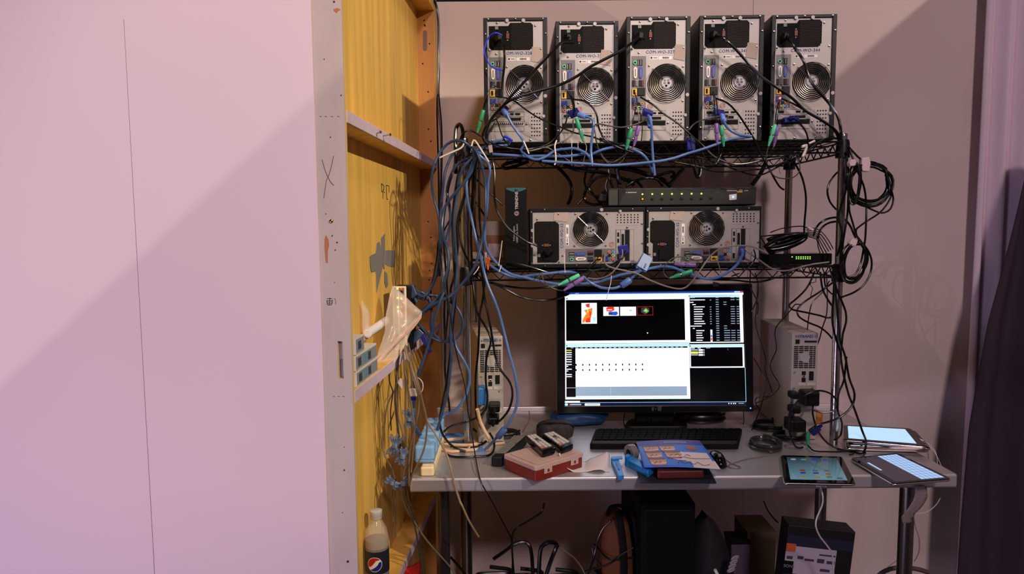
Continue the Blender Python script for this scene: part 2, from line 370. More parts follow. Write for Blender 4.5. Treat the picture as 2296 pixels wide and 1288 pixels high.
# ================================================================ chrome wire shelving standing on the table
PY0, PY1 = 2.10, 2.50
XL, XR = at(1042, 450, PY0).x, at(1886, 450, PY0).x
ZS1, ZS2 = at(1460, 319, 2.08).z, at(1460, 600, 2.08).z
rack = thing('wire_shelving', 'chrome post shelving unit with two black wire shelves on the steel table', 'shelving unit', ((XL + XR)/2, (PY0 + PY1)/2, TZ))
posts = []
for x, y, top in ((XL, PY0, ZS1 + .02), (XR, PY0, at(1889, 300, PY0).z), (XL, PY1, ZS1 + .03), (XR, PY1, ZS1 + .03)):
    mb = MB(); z = TZ + .001; prof = []
    while z < top - .03:
        prof += [(.0125, z), (.0125, z + .0235), (.0118, z + .024), (.0118, z + .0250)]; z += .0254
    prof += [(.0125, z), (.0125, top - .002), (.011, top)]
    mb.lathe(prof, (x, y, 0), 20); posts.append(mb.build('post', CHROME, rack, w=True)); posts[-1]['label'] = 'chrome post with ring grooves'
    for zz in (ZS1, ZS2):
        mb = MB(); mb.lathe([(.0128, zz - .052), (.021, zz - .050), (.019, zz - .004), (.0165, zz + .004), (.0128, zz + .005)], (x, y, 0), 18); mb.build('collar', BLK, posts[-1], w=True)
for k, zz in enumerate((ZS1, ZS2)):
    sh = MB()
    def rod(a, b, r, n=6): sh.cyl(a, b, r, n=n)
    xa, xb, ya, yb = XL, XR, PY0 - .012, PY1 + .012
    for z in (zz - .003, zz - .036):
        rod((xa, ya, z), (xb, ya, z), .0032); rod((xa, yb, z), (xb, yb, z), .0032)
        rod((xa, ya, z), (xa, yb, z), .0032); rod((xb, ya, z), (xb, yb, z), .0032)
    sh.build('shelf_frame', WIREBLK, rack, w=True)
    tr = MB()
    n = 44
    for y in (ya, yb): tr.tube([(xa + (xb - xa)*i/n, y, zz - (.006 if i % 2 else .034)) for i in range(n + 1)], .0022, 5)
    n = 16
    for x in (xa, xb): tr.tube([(x, ya + (yb - ya)*i/n, zz - (.006 if i % 2 else .034)) for i in range(n + 1)], .0022, 5)
    tr.build('truss_wire', WIREBLK, rack, w=True)
    dk = MB(); n = 46
    for i in range(n + 1): dk.cyl((xa + (xb - xa)*i/n, ya, zz - .0018), (xa + (xb - xa)*i/n, yb, zz - .0018), .0017, n=5)
    for j in (1, 2, 3): dk.cyl((xa, ya + (yb - ya)*j/4, zz - .0052), (xb, ya + (yb - ya)*j/4, zz - .0052), .003, n=6)
    dk.build('shelf_deck', WIREBLK, rack, w=True)
# ================================================================ tower computers, seen from behind
K = .000384
def U(u): return (u - 251.5)*K
def V(v): return (970 - v)*K
def px_box(mb, u0, v0, u1, v1, y0, y1, m=None): return mb.box(U(u0), U(u1), y0, y1, V(v1), V(v0), m=m)
def poly(mb, pts, y0, y1, m=None): return mb.prism([(U(u), V(v)) for u, v in pts], y0, y1, m)
def circ(mb, u, v, r, y, t=.001, m=None, n=18): return mb.disc((U(u), y, V(v)), r*K, t, n, m)
def make_tower(slots, hand, mark):
    root = thing('computer_tower', 'x', 'computer')
    mb = MB(); px_box(mb, 0, 0, 503, 970, .003, .40)
    mb.build('case', CASE, root, bevel=.003)
    mb = MB(); px_box(mb, 0, 0, 33, 970, -.0045, .003); px_box(mb, 468, 0, 503, 970, -.0045, .003); px_box(mb, 33, 0, 468, 25, -.0045, .003); px_box(mb, 33, 958, 468, 970, -.0045, .003)
    mb.build('rear_rim', CASE, root, bevel=.0015)
    mb = MB(); px_box(mb, 33, 25, 468, 958, -.0005, .003)
    for u in (187, 315): circ(mb, u, 22, 14, -.0048, .0004)
    circ(mb, 484, 603, 14, -.0048, .0004); circ(mb, 470, 250, 12, -.0008, .0006); circ(mb, 470, 760, 12, -.0048, .0006)
    bp = mb.build('back_panel', PANEL, root); bp['label'] = 'grey metal back panel'
    # power supply
    mb = MB(); poly(mb, [(43, 62), (196, 62), (212, 38), (372, 38), (390, 56), (390, 216), (364, 246), (66, 246), (43, 224)], -.0012, .0005)
    ps = mb.build('power_supply', BLKM, root); ps['label'] = 'black power supply with vent mesh'
    mb = MB()
    for i in range(14):
        for j in range(17):
            u, v = 222 + i*12 + (6 if j % 2 else 0), 50 + j*11.5
            if u < 384 and v < 240: circ(mb, u, v, 4.2, -.0013, .0004, n=6)
    mb.build('vent_mesh', mat('dark_brown_mesh', (40, 30, 26), .5, metal=.6), ps)
    mb = MB(); px_box(mb, 60, 112, 150, 172, -.004, -.001); mb.build('power_socket', BLKM, ps, bevel=.001)
    mb = MB(); px_box(mb, 178, 118, 202, 160, -.004, -.001); mb.build('rocker_switch', mat('dull_red_switch', (116, 50, 46), .5), ps, bevel=.0006)
    for v in (108, 170):
        mb = MB(); circ(mb, 190, v, 6, -.0013, .0008); mb.build('switch_screw', GREY, ps)
    mb = MB(); px_box(mb, 92, 66, 118, 88, -.003, -.001); mb.build('grey_tab', GREY, ps)
    # input-output plate
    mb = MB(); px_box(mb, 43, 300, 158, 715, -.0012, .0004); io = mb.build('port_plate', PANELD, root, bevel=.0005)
    def port(u0, v0, u1, v1, m, h=.003, nm='port', bv=.0005):
        mb = MB(); px_box(mb, u0, v0, u1, v1, -.0012 - h, -.001); return mb.build(nm, m, io, bevel=bv)
    mb = MB(); circ(mb, 70, 352, 15, -.0012, .003); mb.build('round_port', MINTP, io)
    mb = MB(); circ(mb, 70, 352, 8, -.0043, .0003); mb.build('round_port_hole', HOLE, io)
    for u in (88, 110): port(u, 328, u + 18, 376, HOLE, .001); port(u + 5, 332, u + 9, 372, TIE, .0012)
    for u, m in ((58, TIE), (100, mat('blue_socket', (52, 74, 170), .4))):
        mb = MB(); c = u + 15; poly(mb, [(c - 15, 400), (c - 8, 386), (c + 8, 386), (c + 15, 400), (c + 12, 462), (c + 4, 474), (c - 4, 474), (c - 12, 462)], -.004, -.001); mb.build('video_port', m, io)
        mb = MB(); px_box(mb, c - 4, 402, c + 4, 458, -.0044, -.004); mb.build('video_pins', PANELD, io)
    for u, m in ((50, BLK), (76, CHROME), (104, BLK), (124, mat('dark_red_socket', (96, 50, 54), .5))): port(u, 488, u + 18, 534, m, .003)
    port(48, 553, 86, 606, YEL, .003); port(56, 560, 72, 598, HOLE, .0034); port(92, 546, 150, 606, BLK, .004)
    for u in (50, 76): port(u, 622, u + 20, 662, mat('deep_blue_socket', (30, 44, 130), .4), .003)
    for u, v, m in ((72, 700, mat('pink_jack', (214, 110, 120), .5)), (100, 700, mat('lime_jack', (150, 200, 110), .5)), (128, 700, mat('blue_jack', (110, 150, 220), .5)), (128, 670, mat('orange_jack', (220, 130, 50), .5)), (72, 670, GREY), (100, 672, BLK)):
        mb = MB(); circ(mb, u, v, 12, -.0012, .003, 0); circ(mb, u, v, 5, -.0043, .0003, 1); mb.build('audio_jack', [m, HOLE], io)
    # fan
    C = (U(320), 0, V(512))
    mb = MB(); mb.disc((C[0], -.0006, C[2]), 150*K, .0006, 16); fo = mb.build('fan_opening', HOLE, root)
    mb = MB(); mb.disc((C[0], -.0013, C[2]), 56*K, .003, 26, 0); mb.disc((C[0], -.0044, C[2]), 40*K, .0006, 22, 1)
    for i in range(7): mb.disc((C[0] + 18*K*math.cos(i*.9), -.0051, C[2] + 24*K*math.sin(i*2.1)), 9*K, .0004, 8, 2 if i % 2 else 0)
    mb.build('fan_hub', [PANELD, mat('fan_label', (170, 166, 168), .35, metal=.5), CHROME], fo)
    mb = MB()
    for i in range(9):
        a = i*2*PI/9
        mb.slab([Vector((C[0], -.0008, C[2])) + Vector((math.cos(a + d)*r*K, 0, math.sin(a + d)*r*K)) for d, r in ((0, 58), (.25, 140), (.55, 140), (.35, 58))], .0008, (0, -1, 0))
    mb.build('fan_blades', BLKM, fo)
    mb = MB()
    for i in range(7): mb.ring((C[0], -.009, C[2]), (62 + i*14)*K, .00095, 44, 6)
    for i in range(4):
        a = PI/4 + i*PI/2; d = Vector((math.cos(a), 0, math.sin(a))); c = Vector(C)
        mb.tube([c + d*40*K + Vector((0, -.007, 0)), c + d*150*K + Vector((0, -.007, 0)), c + d*158*K + Vector((0, -.002, 0))], .0013, 6)
    mb.build('fan_guard', WIRE, fo)['label'] = 'round chrome finger guard'
    # expansion slots
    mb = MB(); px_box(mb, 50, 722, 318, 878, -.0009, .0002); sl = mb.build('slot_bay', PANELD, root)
    for i in range(4):
        v = 728 + i*38
        if slots == 1:
            m = PANEL
        else: m = (PANEL, PANEL, HOLE, PANEL)[i]
        mb = MB(); px_box(mb, 54, v, 314, v + 33, -.0022, -.0008, 0)
        if slots == 1:
            if i == 1: px_box(mb, 200, v + 4, 290, v + 28, -.0026, -.002, 1)
            if i == 0:
                px_box(mb, 205, v + 6, 232, v + 22, -.0026, -.002, 1); px_box(mb, 245, v + 6, 285, v + 22, -.0026, -.002, 1)
            if i == 2:
                for q in range(15): poly(mb, [(68 + q*16, v + 26), (78 + q*16, v + 26), (86 + q*16, v + 6), (76 + q*16, v + 6)], -.0026, -.002, 1)
        elif i == 0:
            px_box(mb, 66, v + 6, 110, v + 26, -.0036, -.002, 1); px_box(mb, 205, v + 8, 240, v + 24, -.0026, -.002, 1); px_box(mb, 256, v + 8, 292, v + 24, -.0026, -.002, 1)
        elif i == 1:
            px_box(mb, 180, v + 6, 280, v + 28, -.0026, -.002, 1)
        mb.build('slot_cover', [m, HOLE], sl)
    # perforated plate
    mb = MB(); px_box(mb, 352, 722, 458, 920, -.001, .0002, 0)
    for i in range(4):
        for j in range(7): circ(mb, 376 + i*21, 738 + j*28.5, 6.2, -.0011, .0003, 1, 8)
    mb.build('perforated_plate', [PANEL, HOLE], root)
    # labels, marker writing and tape
    mb = MB(); px_box(mb, 188, 303, 252, 328, -.001, -.0004, 0); px_box(mb, 258, 303, 362, 328, -.001, -.0004, 0)
    circ(mb, 200, 315, 8, -.0011, .0002, 1, 12); px_box(mb, 214, 311, 246, 319, -.0012, -.001, 2)
    for q in range(12): px_box(mb, 284 + q*4.4, 308, 286 + q*4.4 + (q*7 % 3), 322, -.0012, -.001, 1)
    mb.build('serial_sticker', [WHITE, INKK, GREY], root)
    mb = MB(); mb.ring((U(192), -.0012, V(690)), 20*K, .0006, 24, 5); mb.build('mark_circle', mat('red_print', (186, 90, 84), .6), root)
    text('CE', 26*K, TM(U(192), -.0012, V(690)), 'approval_mark', mat('red_print', (186, 90, 84), .6), root)
    text(hand, 33*K, TM(U(268), -.0012, V(271)), 'marker_writing', INKB, root, bold=0, space=1.12)
    if mark:
        mb = MB(); mb.slab([(U(u), -.0014, V(v)) for u, v in ((mark[0], mark[1]), (mark[0] + 88, mark[1] + 8), (mark[0] + 74, mark[1] + 128), (mark[0] - 14, mark[1] + 112))], .0006, (0, -1, 0)); mb.build('masking_tape', MASK, root)
    # screws
    proto = None
    for u, v, y in ((38, 12, -.0045), (252, 12, -.0045), (466, 12, -.0045), (16, 126, -.0045), (487, 124, -.0045), (18, 392, -.0045), (486, 862, -.0045), (18, 862, -.0045), (108, 38, -.0005), (408, 62, -.0005), (46, 246, -.0005), (450, 240, -.0005), (100, 276, -.0005), (182, 376, -.0005), (450, 384, -.0005), (182, 640, -.0005), (450, 650, -.0005), (335, 820, -.0012), (364, 945, -.0005), (200, 948, -.0005), (60, 946, -.0005)):
        if proto is None:
            mb = MB(); mb.lathe([(.0034, 0), (.0034, .0012), (.0024, .0026), (.0006, .003)], (0, 0, 0), 12, Matrix.Rotation(PI/2, 4, 'X')); proto = mb.build('screw', CHROME, root); o = proto
        else:
            o = proto.copy(); COL.objects.link(o)
        o.location = (U(u), y, V(v))
    return root
def seat_tower(o, pxl, pxr, yaw=0, Y=2.09):
    p = at((pxl + pxr)/2, 316, Y); o.location = (p.x, Y, ZS1 + .001); o.rotation_euler = (0, 0, yaw)
T = []
gp = 'tower computers on the top shelf'
specs = ((1088, 1227, 0, 2.09, 1, 'COM-WO-328', (388, 222), 'black tower computer first in the top row, bright blue cord looped beside it'),
         (1246, 1385, 0, 2.13, 2, 'COM-WO-32', (368, 222), 'black tower computer second in the top row, green plug hanging before its slots'),
         (1403, 1544, 0, 2.09, 2, 'COM-WO-327', (388, 212), 'black tower computer in the middle of the top row marked COM-WO-327'),
         (1565, 1706, -.02, 2.085, 2, 'COM-WO-345', (378, 208), 'black tower computer fourth in the top row, masking tape beside its marker writing'),
         (1725, 1866, -.035, 2.085, 2, 'COM-WO-344', None, 'black tower computer at the end of the top row near the shelf post, marked COM-WO-344'))
for (a, b, yaw, Y, sl, hand, mk, lab) in specs:
    o = make_tower(sl, hand, mk); seat_tower(o, a, b, yaw, Y); tag(o, lab, 'computer', gp); T.append(o)
for (pxr, zc, hand, mk, lab) in ((1446, 529, 'COM-WO-32', (398, 200), 'black computer lying on its side next to the tall black box on the middle shelf'),
                                 (1705.5, 524, 'COM-WO-32', (398, 200), 'black computer lying on its side nearest the small network switch on the middle shelf')):
    o = make_tower(2, hand, mk); p = at(pxr, zc, 2.068); o.location = (p.x, 2.068, ZS2 + .0025 + 251.5*K*.945); o.rotation_euler = (0, -PI/2, 0); o.scale = (.945,)*3
    tag(o, lab, 'computer', 'computers lying on the middle shelf'); T.append(o)
class Quad:                                  # four corners -> flat patch with thickness
    def __init__(s, A, B, C, D): s.c = [Vector(p) for p in (A, B, C, D)]; s.n = (s.c[1] - s.c[0]).cross(s.c[3] - s.c[0]).normalized(); s.n = -s.n if s.n.z < 0 and abs(s.n.z) > .2 else s.n
    def __call__(s, u, v, h=0):
        A, B, C, D = s.c; return A*(1 - u)*(1 - v) + B*u*(1 - v) + C*u*v + D*(1 - u)*v + s.n*h
    def slab(s, mb, u0, v0, u1, v1, h0, h1, m=None): return mb.slab([s(u0, v0, h0), s(u1, v0, h0), s(u1, v1, h0), s(u0, v1, h0)], h1 - h0, s.n, m)
    def round(s, mb, u0, v0, u1, v1, h0, h1, r, m=None):
        lu = ((s.c[1] - s.c[0]).length + (s.c[2] - s.c[3]).length)/2; lv = ((s.c[3] - s.c[0]).length + (s.c[2] - s.c[1]).length)/2; P = []
        for cu, cv, a0 in ((u1 - r/lu, v1 - r/lv, 0), (u0 + r/lu, v1 - r/lv, PI/2), (u0 + r/lu, v0 + r/lv, PI), (u1 - r/lu, v0 + r/lv, 1.5*PI)):
            for k in range(6):
                a = a0 + k*PI/10; P.append(s(cu + r/lu*math.cos(a), cv + r/lv*math.sin(a), h0))
        return mb.slab(P, h1 - h0, s.n, m)
# ================================================================ middle shelf
S2 = ZS2 + .002
# tall black product box
Yb = 2.06; a, b = at(1133, 500, Yb), at(1182, 500, Yb); zt_ = at(1157, 419, Yb).z
w_ = (b.x - a.x); bx = thing('product_box', 'tall narrow black product box with white vertical lettering standing on the middle shelf', 'box', ((a.x + b.x)/2, Yb, S2))
mb = MB(); h_ = zt_ - S2
prof = [(-w_/2, 0), (w_/2, 0), (w_/2, h_)] + [(w_/2 - w_*i/10, h_ - .004*math.sin(PI*i/10)) for i in range(1, 10)] + [(-w_/2, h_)]
mb.prism(prof, 0, .15); mb.build('carton', mat('black_gloss_card', (16, 16, 18), .3), bx, bevel=.001)
mb = MB(); mb.slab([(-w_/2 + .003, -.0006, h_ - .003)] + [(-w_/2 + .003 + (w_ - .006)*i/10, -.0006, h_ - .007 - .009*math.sin(PI*i/10)) for i in range(11)] + [(w_/2 - .003, -.0006, h_ - .003)], .0004, (0, -1, 0)); mb.build('teal_band', mat('teal_tone', (50, 92, 104), .4), bx)  # teal band with a curved lower edge at the box top
PR = mat('pale_print', (176, 160, 160), .5)
zc = at(1157, 447, Yb).z - S2
text('TRENDNET', .0120, TM(.002, -.0008, zc, -PI/2), 'box_lettering', PR, bx, bold=.0004)
mb = MB(); cz = at(1157, 479, Yb).z - S2; mb.ring((.001, -.0008, cz), .0062, .0009, 24, 5); mb.ring((.001, -.0008, cz - .0005), .003, .0009, 16, 5); mb.build('round_emblem', PR, bx)
for i, s in enumerate(('8-Port Gigabit', 'GREENnet Switch')):
    text(s, .0078, TM(-.007 + .0095*i, -.0008, at(1157, 524, Yb).z - S2, -PI/2), 'box_lettering', PR, bx)
# cardboard carton behind the posts
Yc = 2.20; a, b = at(1054, 500, Yc), at(1133, 500, Yc); zt_ = at(1090, 497, Yc).z
cbx = thing('cardboard_box', 'brown cardboard box with pale tape and paper labels beside the tall black box', 'box', ((a.x + b.x)/2, Yc, S2))
w_ = b.x - a.x; h_ = zt_ - S2
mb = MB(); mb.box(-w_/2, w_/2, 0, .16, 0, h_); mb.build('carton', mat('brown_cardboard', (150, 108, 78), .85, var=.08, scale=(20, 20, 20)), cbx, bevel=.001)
mb = MB(); mb.box(-w_/2 - .0006, w_/2 + .0006, -.0008, .10, h_ - .045, h_ + .0006); mb.build('packing_tape', mat('dull_clear_tape', (172, 158, 150), .3), cbx)
mb = MB(); mb.slab([(.0, -.0012, .03), (w_/2 - .008, -.0012, .028), (w_/2 - .01, -.0012, .072), (.001, -.0012, .074)], .0004, (0, -1, 0)); mb.build('shipping_label', mat('pale_label', (196, 182, 184), .7), cbx)
mb = MB(); mb.slab([(-w_/2 + .004, -.0012, .01), (-.004, -.0012, .01), (-.004, -.0012, .045), (-w_/2 + .004, -.0012, .047)], .0004, (0, -1, 0)); mb.build('paper_label', WHITE, cbx)
mb = MB(); mb.slab([(-w_/2 + .007, -.0018, .016), (-.016, -.0018, .016), (-.016, -.0018, .024), (-w_/2 + .007, -.0018, .024)], .0004, (0, -1, 0)); mb.build('printed_block', INKK, cbx)
# long switch box on top of the lying computers
Yk = 2.13; a, b = at(1364, 440, Yk), at(1695, 440, Yk); zb_ = S2 + 503*K*.945 + .002; zt_ = at(1530, 421, Yk).z
kv = thing('switch_unit', 'long charcoal switch unit with a row of green lights on top of the lying computers', 'network device', ((a.x + b.x)/2, Yk, zb_))
w_ = b.x - a.x; h_ = zt_ - zb_
KM = mat('charcoal_metal', (60, 58, 54), .5, metal=.3)
mb = MB(); mb.box(-w_/2, w_/2, .004, .16, .004, h_); mb.build('housing', KM, kv, bevel=.002)
mb = MB(); mb.box(-w_/2 + .032, w_/2, -.002, .004, .006, h_ - .002); mb.build('front_panel', mat('dark_front_panel', (44, 43, 41), .4), kv, bevel=.002)
mb = MB(); mb.box(-w_/2, -w_/2 + .031, -.001, .004, .006, h_ - .002); mb.build('side_cheek', KM, kv, bevel=.002)
for x in (-w_/2 + .03, w_/2 - .03):
    mb = MB(); mb.cyl((x, .02, 0), (x, .02, .004), .008, n=14); mb.build('rubber_foot', BLKM, kv)
def kx(px): return at(px, 440, Yk).x - (a.x + b.x)/2
def kz(py): return at(1530, py, Yk).z - zb_
for px in (1440, 1462, 1484, 1506, 1528, 1550, 1572):
    mb = MB(); mb.cyl((kx(px), -.0045, kz(435)), (kx(px), -.002, kz(435)), .0024, n=10); mb.build('status_light', LG, kv)
for px in (1440, 1462, 1484, 1506, 1528, 1550, 1572, 1594):
    mb = MB(); mb.box(kx(px) - .004, kx(px) + .004, -.004, -.002, kz(446) - .0035, kz(446) + .003); mb.build('push_button', BLK if px != 1440 else BLKG, kv, bevel=.0006)
mb = MB(); mb.cyl((kx(1440), -.0058, kz(446)), (kx(1440), -.002, kz(446)), .0024, n=10); mb.build('warning_light', LO, kv)['label'] = 'orange light'
mb = MB(); mb.slab([(kx(x), -.0024, kz(y)) for x, y in ((1634, 438), (1651, 436), (1651, 449), (1635, 450))], .0006, (0, -1, 0)); mb.build('white_sticker', WHITE, kv)
mb = MB(); mb.cyl((kx(1643), -.0045, kz(443)), (kx(1643), -.002, kz(443)), .0022, n=10); mb.build('power_light', led('white_blue_led', (120, 190, 255), 4), kv)
mb = MB()
for px0, px1, py in ((1403, 1405, 431), (1407, 1427, 431), (1629, 1652, 429), (1656, 1664, 428), (1668, 1677, 429)): mb.box(kx(px0), kx(px1), -.0023, -.002, kz(py + 1), kz(py - 1), m=0)
mb.box(kx(1652), kx(1664), -.0023, -.002, kz(433), kz(430), m=1)
mb.build('faint_print', [PR, YEL], kv)
# small network switch with rows of green lights
Yn = 2.11; a, b = at(1722, 580, Yn), at(1866, 580, Yn); zt_ = at(1800, 569, Yn).z
ns = thing('network_switch', 'small black network switch with two rows of tiny green lights on the middle shelf', 'network device', ((a.x + b.x)/2, Yn, S2))
w_ = b.x - a.x; h_ = zt_ - S2; xm = (a.x + b.x)/2
mb = MB(); mb.box(-w_/2, w_/2, 0, .12, .001, h_); mb.build('housing', BLKG, ns, bevel=.003)
for i in range(7):
    for py in (576.5, 580.5):
        p = at(1785.5 + i*5.1, py, Yn); mb = MB(); mb.box(p.x - xm - .0014, p.x - xm + .0014, -.0012, 0, p.z - S2 - .0012, p.z - S2 + .0012); mb.build('port_light', LG, ns)
p = at(1776, 576.5, Yn); mb = MB(); mb.box(p.x - xm - .0014, p.x - xm + .0014, -.0012, 0, p.z - S2 - .0012, p.z - S2 + .0012); mb.build('power_light', LG, ns)
# ================================================================ monitor
Ym = 2.30
def S(px, py, d=0): return at(px, py, Ym - d)
def c7(x, y): return 1240 + x/3.7875, 620 + y/3.7875
mp = at(1470, 990, 2.08)
mon = thing('computer_monitor', 'wide black flat screen monitor showing white editing windows', 'monitor', (mp.x, 2.36, TZ))
o4 = [(1249, 645), (1687, 637), (1690, 924), (1249, 928)]; i4 = [(1265, 656), (1667, 652), (1674, 909), (1266, 911)]
mb = MB()
fr = [S(*p) for p in o4]; inn = [S(*p) for p in i4]; D = Vector((0, .05, 0)); d2 = Vector((0, .004, 0))
mb.add(fr + inn + [p + D for p in fr] + [p + d2 for p in inn], [(0, 1, 5, 4), (1, 2, 6, 5), (2, 3, 7, 6), (3, 0, 4, 7), (4, 5, 13, 12), (5, 6, 14, 13), (6, 7, 15, 14), (7, 4, 12, 15), (0, 8, 9, 1), (1, 9, 10, 2), (2, 10, 11, 3), (3, 11, 8, 0), (8, 11, 10, 9)])
bz = mb.build('bezel', mat('black_bezel', (14, 13, 14), .3), mon, w=True, bevel=.002)
SW = mat('screen_white', (236, 244, 255), .3, emit=1.04); SK = mat('screen_black', (5, 5, 8), .25); SB = mat('screen_blue', (36, 84, 190), .3, emit=.8)
SCY = mat('screen_cyan', (170, 222, 246), .3, emit=.95); SG = mat('screen_blue_grey', (140, 162, 184), .3, emit=.9); SN = mat('screen_navy', (16, 22, 60), .3, emit=.7)
SR_ = mat('screen_red', (240, 50, 36), .3, emit=.9); SO = mat('screen_orange', (250, 130, 40), .3, emit=.9); SY = mat('screen_yellow', (236, 222, 80), .3, emit=.9); SGR = mat('screen_green', (110, 190, 90), .3, emit=.8); SD = mat('screen_dark_grey', (70, 72, 78), .3, emit=.5); SBB = mat('screen_royal', (30, 90, 220), .3, emit=.9)
sm = [SK, SW, SB, SCY, SG, SN, SR_, SO, SY, SGR, SD, SBB]
mb = MB(); mb.slab([S(p[0] - 1, p[1] - 1, -.0038) if False else S(*p, -.0035) for p in i4], .002, (0, 1, 0)); scr = mb.build('screen', SK, mon, w=True)
class UI:
    def __init__(s): s.mb = MB()
    def r(s, x0, y0, x1, y1, m, l=1):
        # deskewed screen coordinates: bilinear in the lit area
        def q(x, y):
            u = (x - 97)/(1612 - 97); v = (y - 138)/(1098 - 138)
            A, B, C, D_ = [S(*p, -.0030 + .00012*l) for p in i4]
            return A*(1 - u)*(1 - v) + B*u*(1 - v) + C*u*v + D_*(1 - u)*v
        P = [q(x0, y0), q(x1, y0), q(x1, y1), q(x0, y1)]
        s.mb.add(P, [(0, 1, 2, 3)], m=m)
        return s
    def poly(s, pts, m, l=1):
        def q(x, y):
            u = (x - 97)/(1612 - 97); v = (y - 138)/(1098 - 138)
            A, B, C, D_ = [S(*p, -.0030 + .00012*l) for p in i4]
            return A*(1 - u)*(1 - v) + B*u*(1 - v) + C*u*v + D_*(1 - u)*v
        s.mb.add([q(*p) for p in pts], [tuple(range(len(pts)))], m=m)
    def done(s, nm): return s.mb.build(nm, sm, scr, w=True)
u = UI(); u.r(100, 141, 1612, 155, 2); u.r(150, 155, 1612, 172, 1); u.r(100, 172, 1145, 178, 1); u.r(1535, 143, 1560, 152, 3, 2); u.r(1562, 143, 1582, 152, 3, 2); u.r(1584, 143, 1606, 152, 6, 2)
u.poly([(97, 142), (150, 142), (110, 168), (97, 168)], 0, 3); u.poly([(150, 155), (110, 172), (160, 172)], 1, 2); u.r(190, 146, 222, 150, 3, 2)
u.done('title_bar')
u = UI(); u.r(103, 176, 1145, 567, 1); u.r(112, 203, 1112, 545, 0, 2); u.r(116, 186, 124, 196, 10, 2)
u.r(242, 228, 372, 402, 1, 3); u.poly([(275, 240), (312, 233), (310, 268), (285, 262)], 6, 4); u.poly([(262, 290), (335, 270), (330, 330), (290, 320)], 7, 4); u.poly([(280, 320), (320, 305), (325, 350), (250, 398), (248, 372)], 7, 4); u.poly([(282, 360), (318, 345), (318, 390), (275, 392)], 6, 5); u.poly([(335, 350), (362, 345), (362, 385), (335, 390)], 3, 4); u.r(290, 280, 300, 310, 8, 5); u.r(310, 300, 322, 340, 6, 5)
u.r(426, 263, 558, 338, 1, 3); u.poly([(450, 270), (470, 262), (515, 262), (520, 290), (490, 304), (455, 298)], 6, 4); u.poly([(470, 305), (540, 302), (550, 318), (535, 334), (470, 330)], 11, 4); u.r(462, 283, 500, 290, 1, 5); u.r(475, 312, 500, 326, 10, 5)
u.r(568, 263, 702, 338, 1, 3); u.r(645, 292, 668, 296, 10, 4)
u.r(712, 263, 845, 335, 6, 3); u.r(714, 265, 843, 333, 0, 4); u.poly([(745, 275), (780, 268), (812, 275), (815, 305), (780, 330), (745, 310)], 10, 5); u.poly([(760, 300), (785, 275), (810, 300), (790, 318)], 9, 6); u.poly([(772, 300), (785, 286), (798, 300)], 8, 7)
u.poly([(790, 478), (802, 480), (796, 492)], 1, 3)
u.done('preview_window')
u = UI(); u.r(103, 570, 1145, 1042, 1); u.r(103, 572, 1145, 596, 3, 2); u.r(112, 598, 1130, 610, 0, 3); u.r(112, 610, 190, 1022, 0, 3); u.r(190, 935, 1118, 1014, 4, 2); u.r(112, 943, 190, 945, 1, 4); u.r(112, 1024, 1130, 1030, 3, 2); u.r(480, 940, 482, 1010, 3, 3); u.r(114, 582, 122, 592, 10, 3)
for i in range(24): u.r(150 + i*40, 602, 172 + i*40, 606, 3, 4)
for y in (625, 644, 662, 681, 702, 722, 745, 760, 785, 800, 830, 848): u.r(114, y - 4, 158 if y not in (760, 800) else 128, y + 3, 1 if y != 625 else 8, 4); u.r(112, y + 9, 190, y + 10, 10, 4)
for i in range(11):
    for y in (748, 792): u.r(190 + i*55.5, y - 8, 200 + i*55.5, y + 8, 0, 3)
    for y in (748, 792): u.r(205 + i*55.5, y, 240 + i*55.5, y + 2, 3, 2)
for x, y, L in ((195, 628, 150), (460, 628, 120), (690, 625, 110), (880, 622, 160), (230, 650, 90), (350, 648, 60), (480, 648, 100), (700, 646, 80), (200, 668, 80), (340, 667, 50), (520, 667, 60), (640, 665, 150)):
    k = 0
    while k < L: u.r(195 + (x - 195)*.99 + k, y, 195 + (x - 195)*.99 + k + 7 + (k*13 % 9), y + 3, 4, 3); k += 16
u.done('timeline_window')
u = UI(); u.r(1146, 168, 1602, 570, 1); u.r(1146, 170, 1580, 186, 3, 2); u.r(1155, 190, 1575, 562, 0, 2); u.r(1152, 176, 1160, 184, 10, 3)
for i, y in enumerate((193, 212, 232, 251, 270, 290, 310, 330, 350, 370, 390, 410, 430, 449, 468, 488, 508, 528, 549)):
    x0 = 1160 if i < 2 else (1158 if i in (2, 12) else (1178 if i in (3, 13) else (1190 if i < 12 else 1206))); L = (40, 125, 30, 28, 92, 74, 72, 84, 70, 66, 84, 94, 95, 16, 68, 50, 50, 60, 52)[i]
    u.r(x0, y - 4, x0 + L, y + 3, 1 if i else 4, 3); u.r(1375, y - 4, 1400, y + 3, 4, 3)
    if i not in (2, 3, 12, 13): u.r(1500, y - 3, 1535, y + 3, 4, 3); u.r(1550, y - 3, 1572, y + 3, 4, 3)
    else: u.r(1440, y - 3, 1466, y + 3, 4, 3)
    if i > 13: u.r(1440, y - 3, 1490, y + 3, 4, 3)
    if i in (1,) or 3 < i < 12: u.poly([(1322, y + 4), (1332, y - 5), (1340, y + 4)], 4, 3)
u.r(1325, 460, 1341, 565, 1, 3); u.r(1327, 480, 1339, 500, 3, 4); u.r(1327, 505, 1339, 522, 11, 4); u.r(1327, 528, 1339, 550, 6, 4)
u.done('file_list_window')
